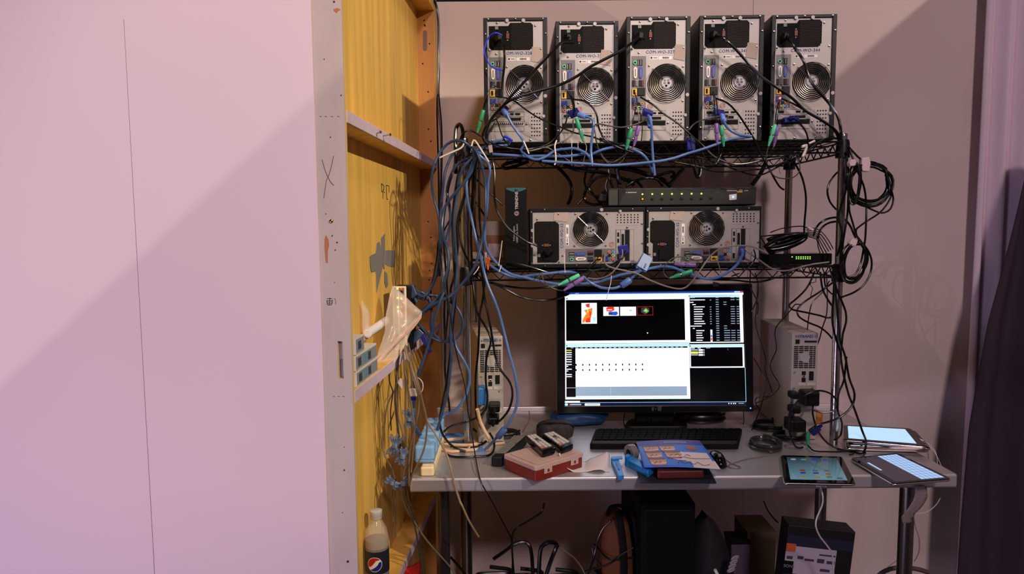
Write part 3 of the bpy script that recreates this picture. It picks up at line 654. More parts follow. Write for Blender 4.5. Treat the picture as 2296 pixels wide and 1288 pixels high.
u = UI(); u.r(1148, 582, 1604, 780, 1); u.r(1148, 586, 1600, 604, 3, 2); u.r(1156, 608, 1590, 770, 0, 2); u.r(1156, 622, 1216, 636, 4, 3); u.r(1156, 643, 1218, 660, 8, 3); u.r(1156, 664, 1216, 676, 4, 3); u.r(1465, 618, 1470, 634, 11, 3); u.r(1150, 592, 1158, 602, 10, 3); u.r(1160, 612, 1190, 617, 1, 3); u.r(1215, 612, 1240, 617, 1, 3); u.r(1285, 612, 1320, 617, 4, 3)
for y in (623, 643, 664): u.r(1222, y, 1258, y + 14, 1, 3); u.r(1262, y, 1272, y + 14, 4, 3)
u.done('layer_window')
u = UI(); u.r(97, 1068, 1612, 1071, 3); u.r(97, 1072, 1612, 1097, 5); u.r(100, 1055, 225, 1070, 1, 2); u.r(150, 1080, 235, 1092, 4, 2); u.r(265, 1077, 392, 1096, 1, 2); u.r(280, 1084, 375, 1090, 4, 3); u.poly([(112 + 14*math.cos(k*.6), 1086 + 12*math.sin(k*.6)) for k in range(10)], 3, 2); u.r(138, 1082, 150, 1092, 7, 2); u.r(1606, 780, 1612, 1070, 3)
for x in (1460, 1480, 1500, 1515): u.r(x, 1079, x + 9, 1088, 1, 2)
u.r(1545, 1080, 1590, 1086, 4, 2)
u.done('task_bar')
mb = MB(); c = S(1683, 916, .001); mb.cyl(c, c + Vector((0, .003, 0)), .0024, n=12); mb.build('power_light', LB, mon, w=True)
mb = MB()
for x0, x1, dy in ((1461, 1467, 0), (1469, 1472, 2), (1474, 1484, -2)): mb.slab([S(x0, 914 + dy, .0006), S(x1, 914 + dy, .0006), S(x1 - 2, 922, .0006), S(x0 - 2 + 3, 922, .0006)], .0008, (0, -1, 0))
mb.build('worn_emblem', mat('dull_chrome_print', (150, 146, 144), .3, metal=.8), mon, w=True)
mb = MB()
mb.slab([S(*p, -.048) for p in ((1425, 800), (1512, 800), (1512, 955), (1425, 955))], .025, (0, 1, 0)); mb.build('stand_neck', BLK, mon, w=True, bevel=.006)
q = Quad(on(1398, 965, TZ), on(1545, 964, TZ), on(1530, 945, TZ), on(1410, 946, TZ)); mb = MB(); q.round(mb, 0, 0, 1, 1, .001, .012, .03); mb.build('stand_base', BLK, mon, w=True, bevel=.003)
# ================================================================ slim beige computers standing on the table
def slim(name_lab, pxc, yaw, Yf, top_py, hand):
    root = thing('desktop_computer', name_lab, 'computer', (at(pxc, 860, Yf).x, Yf, TZ + .001), (0, 0, yaw), 'slim beige computers')
    h = at(pxc, top_py, Yf).z - TZ; w = .084; k = w/187
    def X(u): return (u - 458.5)*k
    def Zz(v): return h - (v - 290)*k
    mb = MB(); mb.box(-w/2, w/2, .004, .345, 0, h); mb.build('case', BEIGEPC, root, bevel=.004)
    mb = MB(); mb.box(-w/2 + .001, w/2 - .001, -.001, .004, .001, h - .002); mb.build('back_plate', mat('beige_back_plate', (172, 162, 154), .5, metal=.15), root, bevel=.001)
    mb = MB()
    for j in range(12):
        v0 = 388 + j*13.7
        for u0, u1 in ((384, 414), (419, 450), (455, 486), (491, 515), (519, 534)):
            uc, vc = (u0 + u1)/2, v0 + 4
            if (uc - 458)**2 + (vc - 468)**2 < 40**2: continue
            mb.box(X(u0), X(u1), -.0016, -.0008, Zz(v0 + 8.5), Zz(v0))
    vent = mb.build('fan_vent', HOLE, root)
    mb = MB(); mb.disc((X(459), -.0016, Zz(468)), 36*k, .0012, 22); mb.build('fan_hub', mat('beige_hub', (168, 160, 154), .5), root)
    for u0, v0, u1, v1, m in ((392, 340, 421, 371, HOLE), (455, 348, 540, 361, HOLE), (442, 571, 470, 598, HOLE), (450, 600, 464, 614, CHROME), (442, 618, 470, 650, HOLE), (493, 571, 525, 637, HOLE), (420, 655, 470, 676, BEIGEPC), (480, 655, 540, 676, BEIGEPC), (410, 740, 530, 800, mat('grey_outlet', (150, 142, 138), .5)), (400, 815, 540, 850, BEIGEPC)):
        mb = MB(); mb.box(X(u0), X(u1), -.0024, -.0008, Zz(v1), Zz(v0)); mb.build('port' if m != BEIGEPC else 'cover_plate', m, root, bevel=.0004)
    for u0, v0 in ((399, 317), (531, 317), (391, 579), (388, 695), (520, 690)):
        mb = MB(); mb.lathe([(.0035, 0), (.0035, .001), (.002, .0022)], (X(u0), -.001, Zz(v0)), 12, Matrix.Rotation(PI/2, 4, 'X')); mb.build('screw', GREY, root)
    text(hand, .0125, TM(X(462), -.0014, Zz(318)), 'marker_writing', INKB, root, bold=.0003)
    return root
slim('slim beige desktop computer standing upright beside the right side of the monitor', 1802, -.075, 2.15, 747, 'STRAND')
slim('slim beige desktop computer standing upright behind the cable-draped shelf post', 1100, .13, 2.15, 756, 'STRAND')
# ================================================================ things on the table
def flat(name, label, cat, quad, t, m, r=.008, grp=None, part='body', bev=.0015, lift=.0008):
    c = (quad.c[0] + quad.c[1] + quad.c[2] + quad.c[3])/4
    o = thing(name, label, cat, (c.x, c.y, c.z), group=grp); mb = MB(); quad.round(mb, 0, 0, 1, 1, lift, lift + t, r); mb.build(part, m, o, w=True, bevel=bev); return o
# keyboard
q = Quad(on(1322, 1009, TZ), on(1655, 1009, TZ), on(1664, 972, TZ), on(1336, 973, TZ))
kb = flat('keyboard', 'black computer keyboard lying in the shade below the monitor', 'keyboard', q, .016, BLKM, .01)
mb = MB(); q.round(mb, .01, -.01, .99, .16, .017, .021, .01); mb.build('palm_rest', mat('grey_palm_rest', (44, 39, 39), .6, spec=.2), kb, w=True, bevel=.002)
for j in range(5):
    for i in range(20):
        if j == 0 and i in (4, 5, 6, 7, 8):
            if i != 4: continue
            u0, u1 = .025 + 4*.0485, .025 + 9*.0485 - .005
        else: u0, u1 = .025 + i*.0485, .025 + i*.0485 + .041
        mb = MB(); q.slab(mb, u0, .22 + j*.145, u1, .22 + j*.145 + .118, .017, .022); mb.build('key', mat('black_key', (6, 6, 7), .7, spec=.12), kb, w=True)
# coil of black cable on the right end of the keyboard is in the cable list
# red organiser case with clear lid
A, B, Dd = on(1201, 1083, TZ), on(1307, 1049, TZ), on(1131, 1053, TZ); Cc = B + (Dd - A)
q = Quad(A, B, Cc, Dd)
rc = flat('organiser_case', 'dark red plastic organiser case with a frosted clear lid', 'box', q, .030, mat('dark_red_plastic', (122, 34, 26), .4), .006, part='tray', bev=.002)
FROST = mat('frosted_clear_plastic', (226, 190, 180), .45, trans=.35, var=.05, scale=(20, 20, 20))
mb = MB(); q.round(mb, -.012, -.016, 1.012, 1.016, .032, .045, .007); lid = mb.build('lid', FROST, rc, w=True, bevel=.002)
mb = MB(); q.round(mb, .06, .08, .94, .92, .0452, .0470, .007); mb.build('lid_panel', FROST, rc, w=True, bevel=.001)
for u0 in (.16, .72):
    mb = MB(); q.slab(mb, u0, -.03, u0 + .16, -.012, .018, .045); l = mb.build('latch', FROST, rc, w=True, bevel=.001)
    mb = MB(); q.slab(mb, u0 + .06, -.036, u0 + .10, -.028, .022, .030); mb.build('catch', mat('dark_red_plastic', (122, 34, 26), .4), l, w=True)
mb = MB()
for k in range(3): q.slab(mb, 1.005, .15 + k*.3, 1.03, .22 + k*.3, .018, .034)
mb.build('hinge', mat('dark_red_plastic', (122, 34, 26), .4), rc, w=True)
# remotes resting on the case
zl = TZ + .0485
def remote(lab, c4, z, keys, grp):
    q = Quad(*[on(x, y, z) for x, y in c4]); r = flat('remote_control', lab, 'remote control', q, .018, BLKG, .009, grp, bev=.004)
    mb = MB(); q.round(mb, .05, .08, .95, .97, .0188, .0196, .006); mb.build('key_panel', mat('dull_silver_panel', (64, 60, 62), .4), r, w=True)
    for j in range(7):
        for i in range(3):
            if j in (3, 4) and i == 1: continue
            mb = MB(); u0 = .10 + i*.275; v0 = .14 + j*.115
            q.slab(mb, u0 + (.03 if j == 3 else 0), v0, u0 + .23, v0 + .085, .0196, .0215)
            mb.build('key', mat('pale_key', (198, 190, 186), .5) if (i + j) % 9 else mat('pink_key', (206, 120, 110), .5), r, w=True)
    mb = MB(); p = q(.5, .53, .0196); mb.lathe([(.008, 0), (.007, .002), (.003, .0025)], p, 16); mb.build('direction_pad', GREY, r, w=True)
    return r
remote('silver-keyed black remote control on the frosted lid, beside the grey-keyed one on the table', ((1217, 1028), (1247, 1019), (1199, 986), (1176, 990)), zl, 1, 'remotes on the organiser case')
remote('silver-keyed black remote control on the frosted lid, nearest the monitor', ((1258, 1020), (1287, 1009), (1240, 980), (1214, 986)), zl, 1, 'remotes on the organiser case')
q = Quad(on(1101, 1048, TZ), on(1128, 1048, TZ), on(1182, 998, TZ), on(1154, 996, TZ))
r3 = flat('remote_control', 'dark grey remote control with many tiny keys lying behind the red case', 'remote control', q, .030, BLK, .006, None, bev=.004)
for j in range(11):
    for i in range(4):
        mb = MB(); q.slab(mb, .08 + i*.22, .14 + j*.075, .25 + i*.22, .19 + j*.075, .0309, .0328); mb.build('key', mat('dull_key', (128, 120, 114), .5), r3, w=True)
# curled paper
near = [(1253, 1018), (1262, 1040), (1280, 1056), (1297, 1062), (1318, 1058), (1338, 1054), (1352, 1055), (1361, 1064), (1366, 1074)]
far = [(1262, 1010), (1276, 1030), (1292, 1043), (1306, 1040), (1322, 1030), (1338, 1024), (1352, 1018), (1362, 1014), (1367, 1022)]
PN = spline([at(x, y, 1.868 + .0*i) for i, (x, y) in enumerate(near)], .004); PF = spline([at(x, y, 1.955) for x, y in far], .004)
def curl(u, v):
    def pick(P): 
        t = u*(len(P) - 1); i = min(int(t), len(P) - 2); return P[i].lerp(P[i + 1], t - i)
    p = pick(PN).lerp(pick(PF), v); p.z = max(p.z, TZ + .001 + .004*0); return p
mb = MB(); mb.grid(curl, 40, 10); tag(mb.build('curled_paper', mat('receipt_paper', (236, 220, 220), .6), solid=.0006), 'curled sheet of white paper lying between the red case and the blue knife', 'paper')
# blue knife
A, B, C, D = on(1387, 1079, TZ), on(1399, 1077, TZ), on(1386, 1036, TZ), on(1369, 1037, TZ); q = Quad(A, B, C, D)
kn = flat('box_cutter', 'bright blue box cutter lying beside the curled white paper', 'knife', q, .013, SKY, .004, part='handle', bev=.003)
mb = MB(); q.round(mb, .0, .84, 1.5, .98, .0145, .018, .003); mb.build('clip', SKY, kn, w=True)
mb = MB(); q.slab(mb, .35, .3, .65, .7, .0142, .0155); mb.build('slider', mat('deep_sky_plastic', (30, 110, 190), .4), kn, w=True)
# tape dispenser
A, B, C, D = on(1453, 1073, TZ), on(1466, 1062, TZ), on(1412, 1036, TZ), on(1401, 1044, TZ); q = Quad(A, B, C, D)
td = flat('tape_dispenser', 'bright blue tape dispenser with a clear roll, half under the glossy flyer', 'tape dispenser', q, .020, SKY, .004, part='handle', bev=.003)
c = on(1417, 1038, TZ) + Vector((0, .012, .026)); CLEAR = mat('clear_tape_roll', (210, 200, 196), .15, trans=.7)
mb = MB(); ax = (q(.5, 0) - q(.5, 1)).cross(Vector((0, 0, 1))).normalized()
n = 28; rim = []
Mx = ax.to_track_quat('Z', 'Y').to_matrix().to_4x4()
mb.lathe([(.012, -.010), (.024, -.010), (.0252, -.006), (.0252, .006), (.024, .010), (.012, .010)], c, 30, Mx); mb.build('tape_roll', CLEAR, td, w=True)
mb = MB(); mb.lathe([(.0118, -.0105), (.0118, .0105)], c, 20, Mx); mb.build('roll_core', BLK, td, w=True)
mb = MB(); q.slab(mb, -.05, .86, .6, 1.0, .0, .030); mb.build('cutter_head', SKY, td, w=True, bevel=.002)
# dark mat, tray and flyer
q = Quad(on(1434, 1085, TZ), on(1607, 1086, TZ), on(1588, 1050, TZ), on(1426, 1050, TZ)); mb = MB(); q.round(mb, 0, 0, 1, 1, .0006, .0026, .004)
tag(mb.build('desk_mat', mat('navy_card', (26, 27, 40), .6)), 'thin dark navy folder lying under the flyer at the table edge', 'folder')
q = Quad(on(1473, 1076, TZ + .003), on(1578, 1074, TZ + .003), on(1566, 1040, TZ + .003), on(1480, 1040, TZ + .003))
tr_ = flat('plastic_tray', 'shallow dark red tray holding up the glossy flyer', 'tray', q, .022, mat('brown_red_plastic', (92, 36, 30), .45), .006, part='tray_body', bev=.003)
zf = TZ + .030
A, B, C, D = on(1444, 1049, zf), on(1616, 1054, zf + .004), on(1568, 990, zf + .006), on(1426, 993, zf)
FQ = Quad(A, B, C, D)
def fl(u, v, h=0): return FQ(u, v, h + .004*math.sin(PI*u)*1.0 + .003*math.sin(2.5*v))
fy = thing('flyer', 'glossy blue flyer with stacked tubs and brown writing, resting on the tray', 'flyer', tuple((A + B + C + D)/4))
mb = MB(); mb.grid(lambda u, v: fl(u, v), 24, 18); mb.build('sheet', mat('flyer_blue', (60, 124, 226), .5, var=.12, scale=(9, 9, 9)), fy, w=True, solid=.0008)
def patch(name, m, u0, v0, u1, v1, k=1, cu=None):
    mb = MB(); mb.grid(lambda u, v: fl(u0 + (u1 - u0)*u + (cu(u, v) if cu else 0), v0 + (v1 - v0)*v, .0006 + .0002*k), 12, 8); return mb.build(name, m, fy, w=True)
patch('purple_header', mat('flyer_purple', (74, 70, 150), .5), .0, .80, 1, 1.0)
patch('pale_corner', mat('flyer_cream', (232, 216, 214), .5), .66, .0, 1.0, .24, 1)
patch('pale_corner', mat('flyer_cream', (232, 216, 214), .5), .60, .18, .96, .5, 2, lambda u, v: -.06*(1 - v)*math.sin(PI*u))
mb = MB(); mb.grid(lambda u, v: fl(.56 + .17*u*math.cos(2*PI*v), .36 + .15*u*math.sin(2*PI*v), .0012), 4, 18); mb.build('cream_spot', mat('flyer_cream', (232, 216, 214), .5), fy, w=True)
mb = MB(); mb.grid(lambda u, v: fl(.78 + .085*u*math.cos(2*PI*v), .66 + .08*u*math.sin(2*PI*v), .0012), 4, 18); mb.build('biscuit_picture', mat('flyer_brown', (170, 98, 52), .5), fy, w=True)
for (uu, vv) in ((.12, .06), (.10, .30), (.09, .54), (.37, .30), (.33, .54)):
    mb = MB()
    for i, (h0, h1) in enumerate(((0, .05), (.05, .10), (.10, .15), (.15, .20), (.20, .235), (.235, .255))):
        wd_ = lambda h: .19 + .05*h/.25
        mb.grid(lambda u, v: fl(uu - (wd_(h0 + (h1 - h0)*v) - .19)/2 + wd_(h0 + (h1 - h0)*v)*u, vv - .02 + h0 + (h1 - h0)*v - .016*math.sin(PI*u), .0016), 8, 2, m=i)
    for q in range(5): mb.grid(lambda u, v: fl(uu + .03 + q*.028 + .02*u, vv + .045 + .03*(q % 2) + .035*v, .0022), 1, 1, m=(0, 4, 2, 0, 1)[q])
    mb.build('tub_picture', [mat('tub_pink', (178, 84, 84), .5), mat('tub_white', (226, 206, 200), .5), mat('tub_rose', (206, 160, 160), .5), mat('tub_gold', (204, 160, 70), .5), mat('tub_brown', (130, 84, 60), .5), mat('tub_purple', (104, 60, 130), .5)], fy, w=True)
mb = MB()
def fs(pts, r=.0007): mb.tube(spline([fl(a, b, .0022) for a, b in pts], .004), r, 5)
fs([(.47, .10), (.52, .2), (.56, .1), (.62, .16), (.68, .08), (.74, .15), (.8, .07), (.9, .12)]); fs([(.5, .38), (.53, .42), (.55, .36), (.58, .41)]); fs([(.62, .36), (.66, .40), (.69, .35)]); fs([(.52, .28), (.6, .31), (.7, .27), (.95, .30)])
mb.build('scribbled_writing', mat('brown_ink', (126, 74, 40), .6), fy, w=True)
mb = MB()
for i in range(10): mb.grid(lambda u, v: fl(.42 + i*.035 + .026*u, .88 + .02*v, .0014), 2, 1)
mb.build('pale_print', WHITE, fy, w=True)
# mouse
c = on(1607, 1040, TZ); ms = thing('computer_mouse', 'glossy black computer mouse at the corner of the flyer', 'mouse', tuple(c))
mb = MB()
def mo(u, v):
    a = 2*PI*u; r = math.sin(v*PI/2); return Vector((.026*r*math.cos(a), .048*r*math.sin(a), .002 + .034*math.cos(v*PI/2)))
mb.grid(mo, 24, 10); mb.build('shell', BLKG, ms)
mb = MB(); mb.cyl((-.004, -.022, .031), (.004, -.022, .031), .006, n=12); mb.build('scroll_wheel', GREY, ms)
# dark zip pouch and blue plastic bag behind the organiser
pc = on(1245, 984, TZ + .003); po = thing('zip_pouch', 'dark patterned pouch lying behind the two remote controls', 'pouch', tuple(pc))
def blob(mb, rx, ry, rz, e=2.6, nu=28, nv=14, wob=.0):
    def f(u, v):
        a = 2*PI*u; b = PI*(v - .5); cp = lambda t: math.copysign(abs(math.cos(t))**(2/e), math.cos(t)); sp = lambda t: math.copysign(abs(math.sin(t))**(2/e), math.sin(t))
        k = 1 + wob*math.sin(5*a + 3*b)
        return Vector((rx*cp(b)*cp(a)*k, ry*cp(b)*sp(a)*k, rz*(1 + sp(b))))
    mb.grid(f, nu, nv); return mb
mb = MB(); blob(mb, .062, .035, .030, 3, wob=.03); mb.build('pouch_body', mat('patterned_pouch', (42, 34, 34), .7, var=.6, scale=(60, 60, 60)), po)
mb = MB(); mb.tube([(-.06, -.012, .045), (-.02, -.02, .055), (.03, -.02, .052), (.06, -.012, .044)], .006, 8); mb.build('zip_flap', BLKM, po)
pb = on(1300, 952, TZ); mb = MB(); blob(mb, .10, .05, .028, 2.2, wob=.10)
for v in mb.v: v += pb
tag(mb.build('plastic_bag', mat('blue_plastic_film', (18, 58, 110), .45)), 'crumpled blue plastic bag behind the lower corner of the monitor', 'bag')
# ================================================================ tablets
def tablet(lab, c4, z, kind, grp=None, zs=None, t=.0085):
    zs = zs or [z]*4
    q = Quad(*[on(x, y, zz) for (x, y), zz in zip(c4, zs)])
    c = (q.c[0] + q.c[1] + q.c[2] + q.c[3])/4; o = thing('tablet', lab, 'tablet', tuple(c), group=grp)
    mb = MB(); q.round(mb, 0, 0, 1, 1, .0005, t - .002, .012); mb.build('shell', mat('tablet_aluminium', (206, 196, 196), .25, metal=1), o, w=True, bevel=.002)
    mb = MB(); q.round(mb, .008, .008, .992, .992, t - .002, t, .011); mb.build('glass_front', mat('black_glass', (12, 12, 14), .06), o, w=True)
    return o, q, t
def spr(o, q, m, u0, v0, u1, v1, h, nm='screen', mm=None):
    mb = MB(); q.slab(mb, u0, v0, u1, v1, h, h + .0002); return mb.build(nm, m, o, w=True)
o, q, t = tablet('tablet showing a dark home screen of app icons at the front table edge', ((1757, 1089), (1920, 1092), (1888, 1030), (1749, 1027)), TZ + .002, 'home')
gm = bpy.data.materials.new('home_screen_teal'); gm.use_nodes = True; nt = gm.node_tree; bb = nt.nodes['Principled BSDF']; MATS['home_screen_teal'] = gm
tc = nt.nodes.new('ShaderNodeTexCoord'); sx = nt.nodes.new('ShaderNodeSeparateXYZ'); cr = nt.nodes.new('ShaderNodeValToRGB'); cr.color_ramp.elements[0].color = (.10, .20, .25, 1); cr.color_ramp.elements[1].color = (.015, .03, .045, 1)
cr.color_ramp.elements[0].position = .1; cr.color_ramp.elements[1].position = .95
nt.links.new(tc.outputs['Generated'], sx.inputs[0]); nt.links.new(sx.outputs['Y'], cr.inputs['Fac']); nt.links.new(cr.outputs['Color'], bb.inputs['Emission Color']); bb.inputs['Emission Strength'].default_value = 1.0; bb.inputs['Base Color'].default_value = (.01, .02, .02, 1); bb.inputs['Roughness'].default_value = .08
sc_ = spr(o, q, gm, .10, .10, .90, .92, t)
ic = [(.20, .83, SW), (.36, .83, SCY), (.52, .83, SBB), (.70, .83, SBB), (.30, .42, SR_), (.30, .33, SBB), (.49, .42, SD), (.49, .33, SBB), (.66, .3, SO), (.30, .2, SY), (.49, .18, SY), (.66, .2, SGR), (.80, .16, SG), (.66, .42, SG)]
for uu, vv, m in ic:
    dim = mat('icon_' + m.name, tuple(int(c*.55) for c in ((236, 244, 255) if m == SW else (150, 200, 220) if m == SCY else (40, 90, 220) if m in (SBB,) else (220, 60, 50) if m == SR_ else (220, 130, 60) if m == SO else (220, 200, 90) if m == SY else (110, 180, 110) if m == SGR else (120, 140, 160))), .3, emit=.7)
    mb = MB(); q.round(mb, uu - .04, vv - .028, uu + .04, vv + .028, t + .0003, t + .0005, .003); mb.build('app_icon', dim, sc_, w=True)
o, q, t = tablet('tablet showing an on-screen keyboard at the corner of the table', ((1905, 1033), (2003, 1092), (2135, 1081), (2012, 1022)), TZ + .004, 'keys')
spr(o, q, mat('screen_slate', (62, 56, 68), .2, emit=.35), .05, .08, .95, .52, t); spr(o, q, mat('screen_key_gap', (70, 88, 118), .2, emit=.6), .05, .52, .95, .93, t)
KEYM = mat('screen_pale_key', (150, 184, 226), .2, emit=.9)
for j in range(5):
    for i in range(11): spr(o, q, KEYM, .055 + i*.081, .53 + j*.08, .055 + i*.081 + .073, .53 + j*.08 + .068, t + .0003, 'screen_key')
spr(o, q, KEYM, .25, .14, .55, .18, t + .0003, 'text_field')
PALE = mat('screen_pale_blue', (168, 206, 240), .2, emit=.95)
for i, (dx, dy, lab) in enumerate(((6, 12, 'lowest tablet in the stack by the shelf post'), (10, 5, 'middle tablet in the stack by the shelf post'), (0, 0, 'topmost tablet of the stack by the shelf post, pale blue screen lit'))):
    z = TZ + .0015 + i*.0125
    o, q, t = tablet(lab, ((1890 + dx, 993 + dy + (6 if i < 2 else 0)), (2078 + dx, 1009 + dy*.6), (2042 + dx, 968 + dy), (1890 + dx, 960 + dy)), z, 'stack', 'stack of tablets', t=.0105)
    spr(o, q, PALE, .07, .10, .90, .92, t)
# ================================================================ things in the open wall module
def yo(px): return 1.51*466/(1246 - px)             # depth of the open face under a pixel column
# three white converter cartons stacked on the middle crossbar
CART = mat('white_carton', (214, 206, 200), .6, var=.03, scale=(20, 20, 20)); CARTB = mat('carton_print_blue', (92, 146, 176), .5); CARTK = mat('carton_print_dark', (60, 64, 74), .6)
def carton(lab, s0, s1, z0, h, grp, logos):
    o = thing('converter_box', lab, 'box', pm((s0 + s1)/2, -TH/2, z0), group=grp)
    mb = MB(); mbox(mb, s0, s1, -TH + .004, -.004, z0 + .0005, z0 + h); mb.build('carton', CART, o, w=True, bevel=.001)
    R = Matrix(((UD.x, 0, 0, 0), (UD.y, 0, 0, 0), (0, 0, 1, 0), (0, 0, 0, 1)))
    L = s1 - s0
    mb = MB(); mb.slab([pm(s, -.0035, z) for s, z in ((s0 + .004, z0 + .004), (s1 - .004, z0 + .004), (s1 - .004, z0 + h - .004), (s0 + .004, z0 + h - .004))], .0004, ND); mb.build('printed_side', mat('grey_blue_print', (136, 142, 148), .5), o, w=True)
    for s, m in logos:
        mb = MB(); mb.slab([pm(s0 + s + a, -.003, z0 + h*.5 + b) for a, b in ((-.012, -.010), (.012, -.010), (.012, .010), (-.012, .010))], .0004, ND); mb.build('printed_square', CARTB if m else CARTK, o, w=True)
    # writing runs along the depth of the module on the side that faces into the stand
    M = Matrix.Translation(pm(s0 + logos[0][0], -.0022, z0 + h*.5)) @ Matrix(((UD.x, 0, ND.x, 0), (UD.y, 0, ND.y, 0), (0, 1, 0, 0), (0, 0, 0, 1)))
    text('VGA', .012, M, 'box_lettering', WHITE if logos[0][1] else CARTK, o, w=True, bold=.0004)
    return o
g = 'white converter boxes'
def so(px): return (yo(px) - OP.y)/UD.y
s0, s1 = .045, so(842)
carton('lowest white converter box of the stack on the wooden crossbar', s0, s1, Z2, .037, g, ((.03, 0), (.075, 1), (.11, 0)))
carton('white converter box in the middle of the stack on the wooden crossbar', s0 - .004, s1 - .006, Z2 + .038, .037, g, ((.03, 0), (.08, 1), (.115, 0)))
carton('small white converter box topmost on the stack of converter boxes', s0, so(813), Z2 + .076, .040, g, ((.03, 0),))
# rolled paper leaning behind the boxes
a, b = at(836, 776, 1.80), at(853, 745, 1.98)
a = pm((a.y - OP.y)/UD.y, -.045, Z2 + .09); b = pm((b.y - OP.y)/UD.y, -.040, Z2 + .10)
mb = MB(); mb.tube([a, b], .012, 16); mb.tube([a - (b - a)*.01, a], .009, 12); tag(mb.build('paper_roll', WHITE), 'white rolled paper tube lying behind the converter boxes', 'paper roll')
# video splitter with lights
Ys = 2.03; p = at(898, 770, Ys); sp = thing('video_splitter', 'white-fronted video splitter with green and red lights upright on the crossbar', 'splitter', (p.x, Ys, Z2 + .001), (0, 0, -.10))
hS = at(898, 643, Ys).z - Z2; wS = at(913, 700, Ys).x - at(882, 700, Ys).x
mb = MB(); mb.box(-wS/2, wS/2 + .012, .006, .07, 0, hS - .001); mb.build('housing', BLK, sp, bevel=.003)
mb = MB(); mb.prism([(-wS/2, 0), (wS/2, 0), (wS/2, hS), (-wS/2, hS)], 0, .006); mb.build('front_frame', mat('cream_white_plastic', (236, 214, 190), .4), sp, bevel=.003)
mb = MB(); mb.box(-wS/2 + .005, wS/2 - .006, -.001, .001, .02, hS - .005); fp = mb.build('face_plate', mat('grey_face_plate', (118, 112, 106), .4), sp)
for i in range(6):
    z = at(898, 648.5 + i*20.7, Ys).z - Z2
    for x, m, nm in ((-.005, LG, 'green_light'), (.006, LR, 'red_light')):
        if i > 2 and x < 0: continue
        mb = MB(); mb.box(x - .0026, x + .0026, -.0026, -.001, z - .0024, z + .0024); mb.build(nm, m, fp)
    mb = MB(); mb.box(.001, .011, -.0018, -.001, z - .017, z - .006); mb.build('push_button', BLK, fp, bevel=.0005)
mb = MB(); mb.box(-.004, -.0015, -.0016, -.001, .03, hS - .016); mb.build('white_strip', WHITE, fp)
# the clear plastic bag hanging in front of it
FILM = mat('clear_plastic_film', (236, 216, 196), .22, alpha=.36, var=.1, scale=(30, 30, 8))
def bag_pt(x, y): 
    Y = 1.99 - .0012*max(0, 900 - x) - .0004*(y - 640); return at(x, y, Y)
outl = ((880, 640), (947, 699)); 
mb = MB()
rows = [((880, 640), (884, 643), (915, 671), (947, 699)), ((872, 672), (884, 676), (908, 700), (938, 715)), ((866, 706), (880, 716), (897, 732), (914, 745)), ((863, 745), (873, 757), (882, 766), (890, 774)), ((850, 785), (856, 795), (864, 802), (868, 806)), ((842, 806), (845, 812), (849, 820), (852, 828))]
G = [[bag_pt(x, y) for x, y in r] for r in rows]
def bagf(u, v):
    i = min(int(v*5), 4); t = v*5 - i; j = min(int(u*3), 2); s = u*3 - j
    a = G[i][j].lerp(G[i][j + 1], s); b = G[i + 1][j].lerp(G[i + 1][j + 1], s); p = a.lerp(b, t); p.y -= .006*math.sin(u*9 + v*4) + .004*math.sin(v*17); return p
mb.grid(bagf, 18, 24); bg = mb.build('plastic_pouch', FILM, solid=.0005)
tag(bg, 'clear plastic zip bag hanging over the front of the video splitter', 'bag')
ed = [(947, 699), (930, 722), (905, 745), (880, 772), (858, 795), (843, 811)]
mb = MB(); ppts = spline([bag_pt(x, y) - Vector((0, .008, 0)) for x, y in ed], .01); mb.grid(lambda u, v: ppts[min(int(u*(len(ppts) - 1)), len(ppts) - 1)] + Vector((-.002, -.001, -.018))*(v), 24, 2); 
mb.build('zip_seal', mat('seal_film', (238, 204, 190), .3, alpha=.62), bg, w=True, solid=.0008)
mb = MB(); mb.tube([p + Vector((-.002, -.002, -.009)) for p in ppts], .0009, 6); mb.build('pink_zip_line', mat('pink_zip', (206, 140, 130), .5), bg, w=True)
rows2 = [(bag_pt(940, 706), bag_pt(925, 735)), (bag_pt(905, 740), bag_pt(905, 780)), (bag_pt(870, 780), bag_pt(885, 815)), (bag_pt(846, 806), bag_pt(858, 832))]
def bag2(u, v):
    i = min(int(u*3), 2); t = u*3 - i; a = rows2[i][0].lerp(rows2[i + 1][0], t); b = rows2[i][1].lerp(rows2[i + 1][1], t); p = a.lerp(b, v); p.y -= .01*math.sin(v*3 + u*6); return p
mb = MB(); mb.grid(bag2, 18, 8); mb.build('lower_flap', FILM, bg, w=True, solid=.0005)
mb = MB(); mb.grid(lambda u, v: pm(so(850) + .02 + .06*u, -.058 + .012*math.sin(u*3), Z2 + .07 + .11*v*(1 - .6*u)), 8, 8); tag(mb.build('plastic_pouch', FILM, solid=.0005), 'second clear plastic bag propped against the plywood behind the converter boxes', 'bag')
# strips of duct tape crossed on the plywood
strips = [((845, 545), (851, 542), (857, 572), (857, 603), (850, 632), (844, 658), (843, 620), (840, 586)), ((855, 534), (863, 523), (863, 560), (862, 604), (859, 600), (856, 570)), ((830, 575), (833, 572), (842, 568), (842, 608), (833, 610), (831, 597)), ((864, 562), (874, 561), (886, 563), (885, 588), (884, 599), (870, 597), (863, 592)), ((862, 608), (868, 614), (870, 640), (866, 646), (862, 632))]
for i, s in enumerate(strips):
    lab = ('long grey duct tape strip down the middle of the taped patch', 'narrow grey duct tape strip reaching highest on the plywood', 'short grey duct tape strip nearest the end stud', 'crinkled shiny duct tape square beside the grey strips', 'small loose tail of duct tape below the crinkled square')[i]
    mb = MB(); mb.slab([onpl(x, y, -TH + .0006 + .0009*(i % 3)) for x, y in s], .0007, ND); tag(mb.build('duct_tape', DUCT), lab, 'tape', 'duct tape on the plywood')
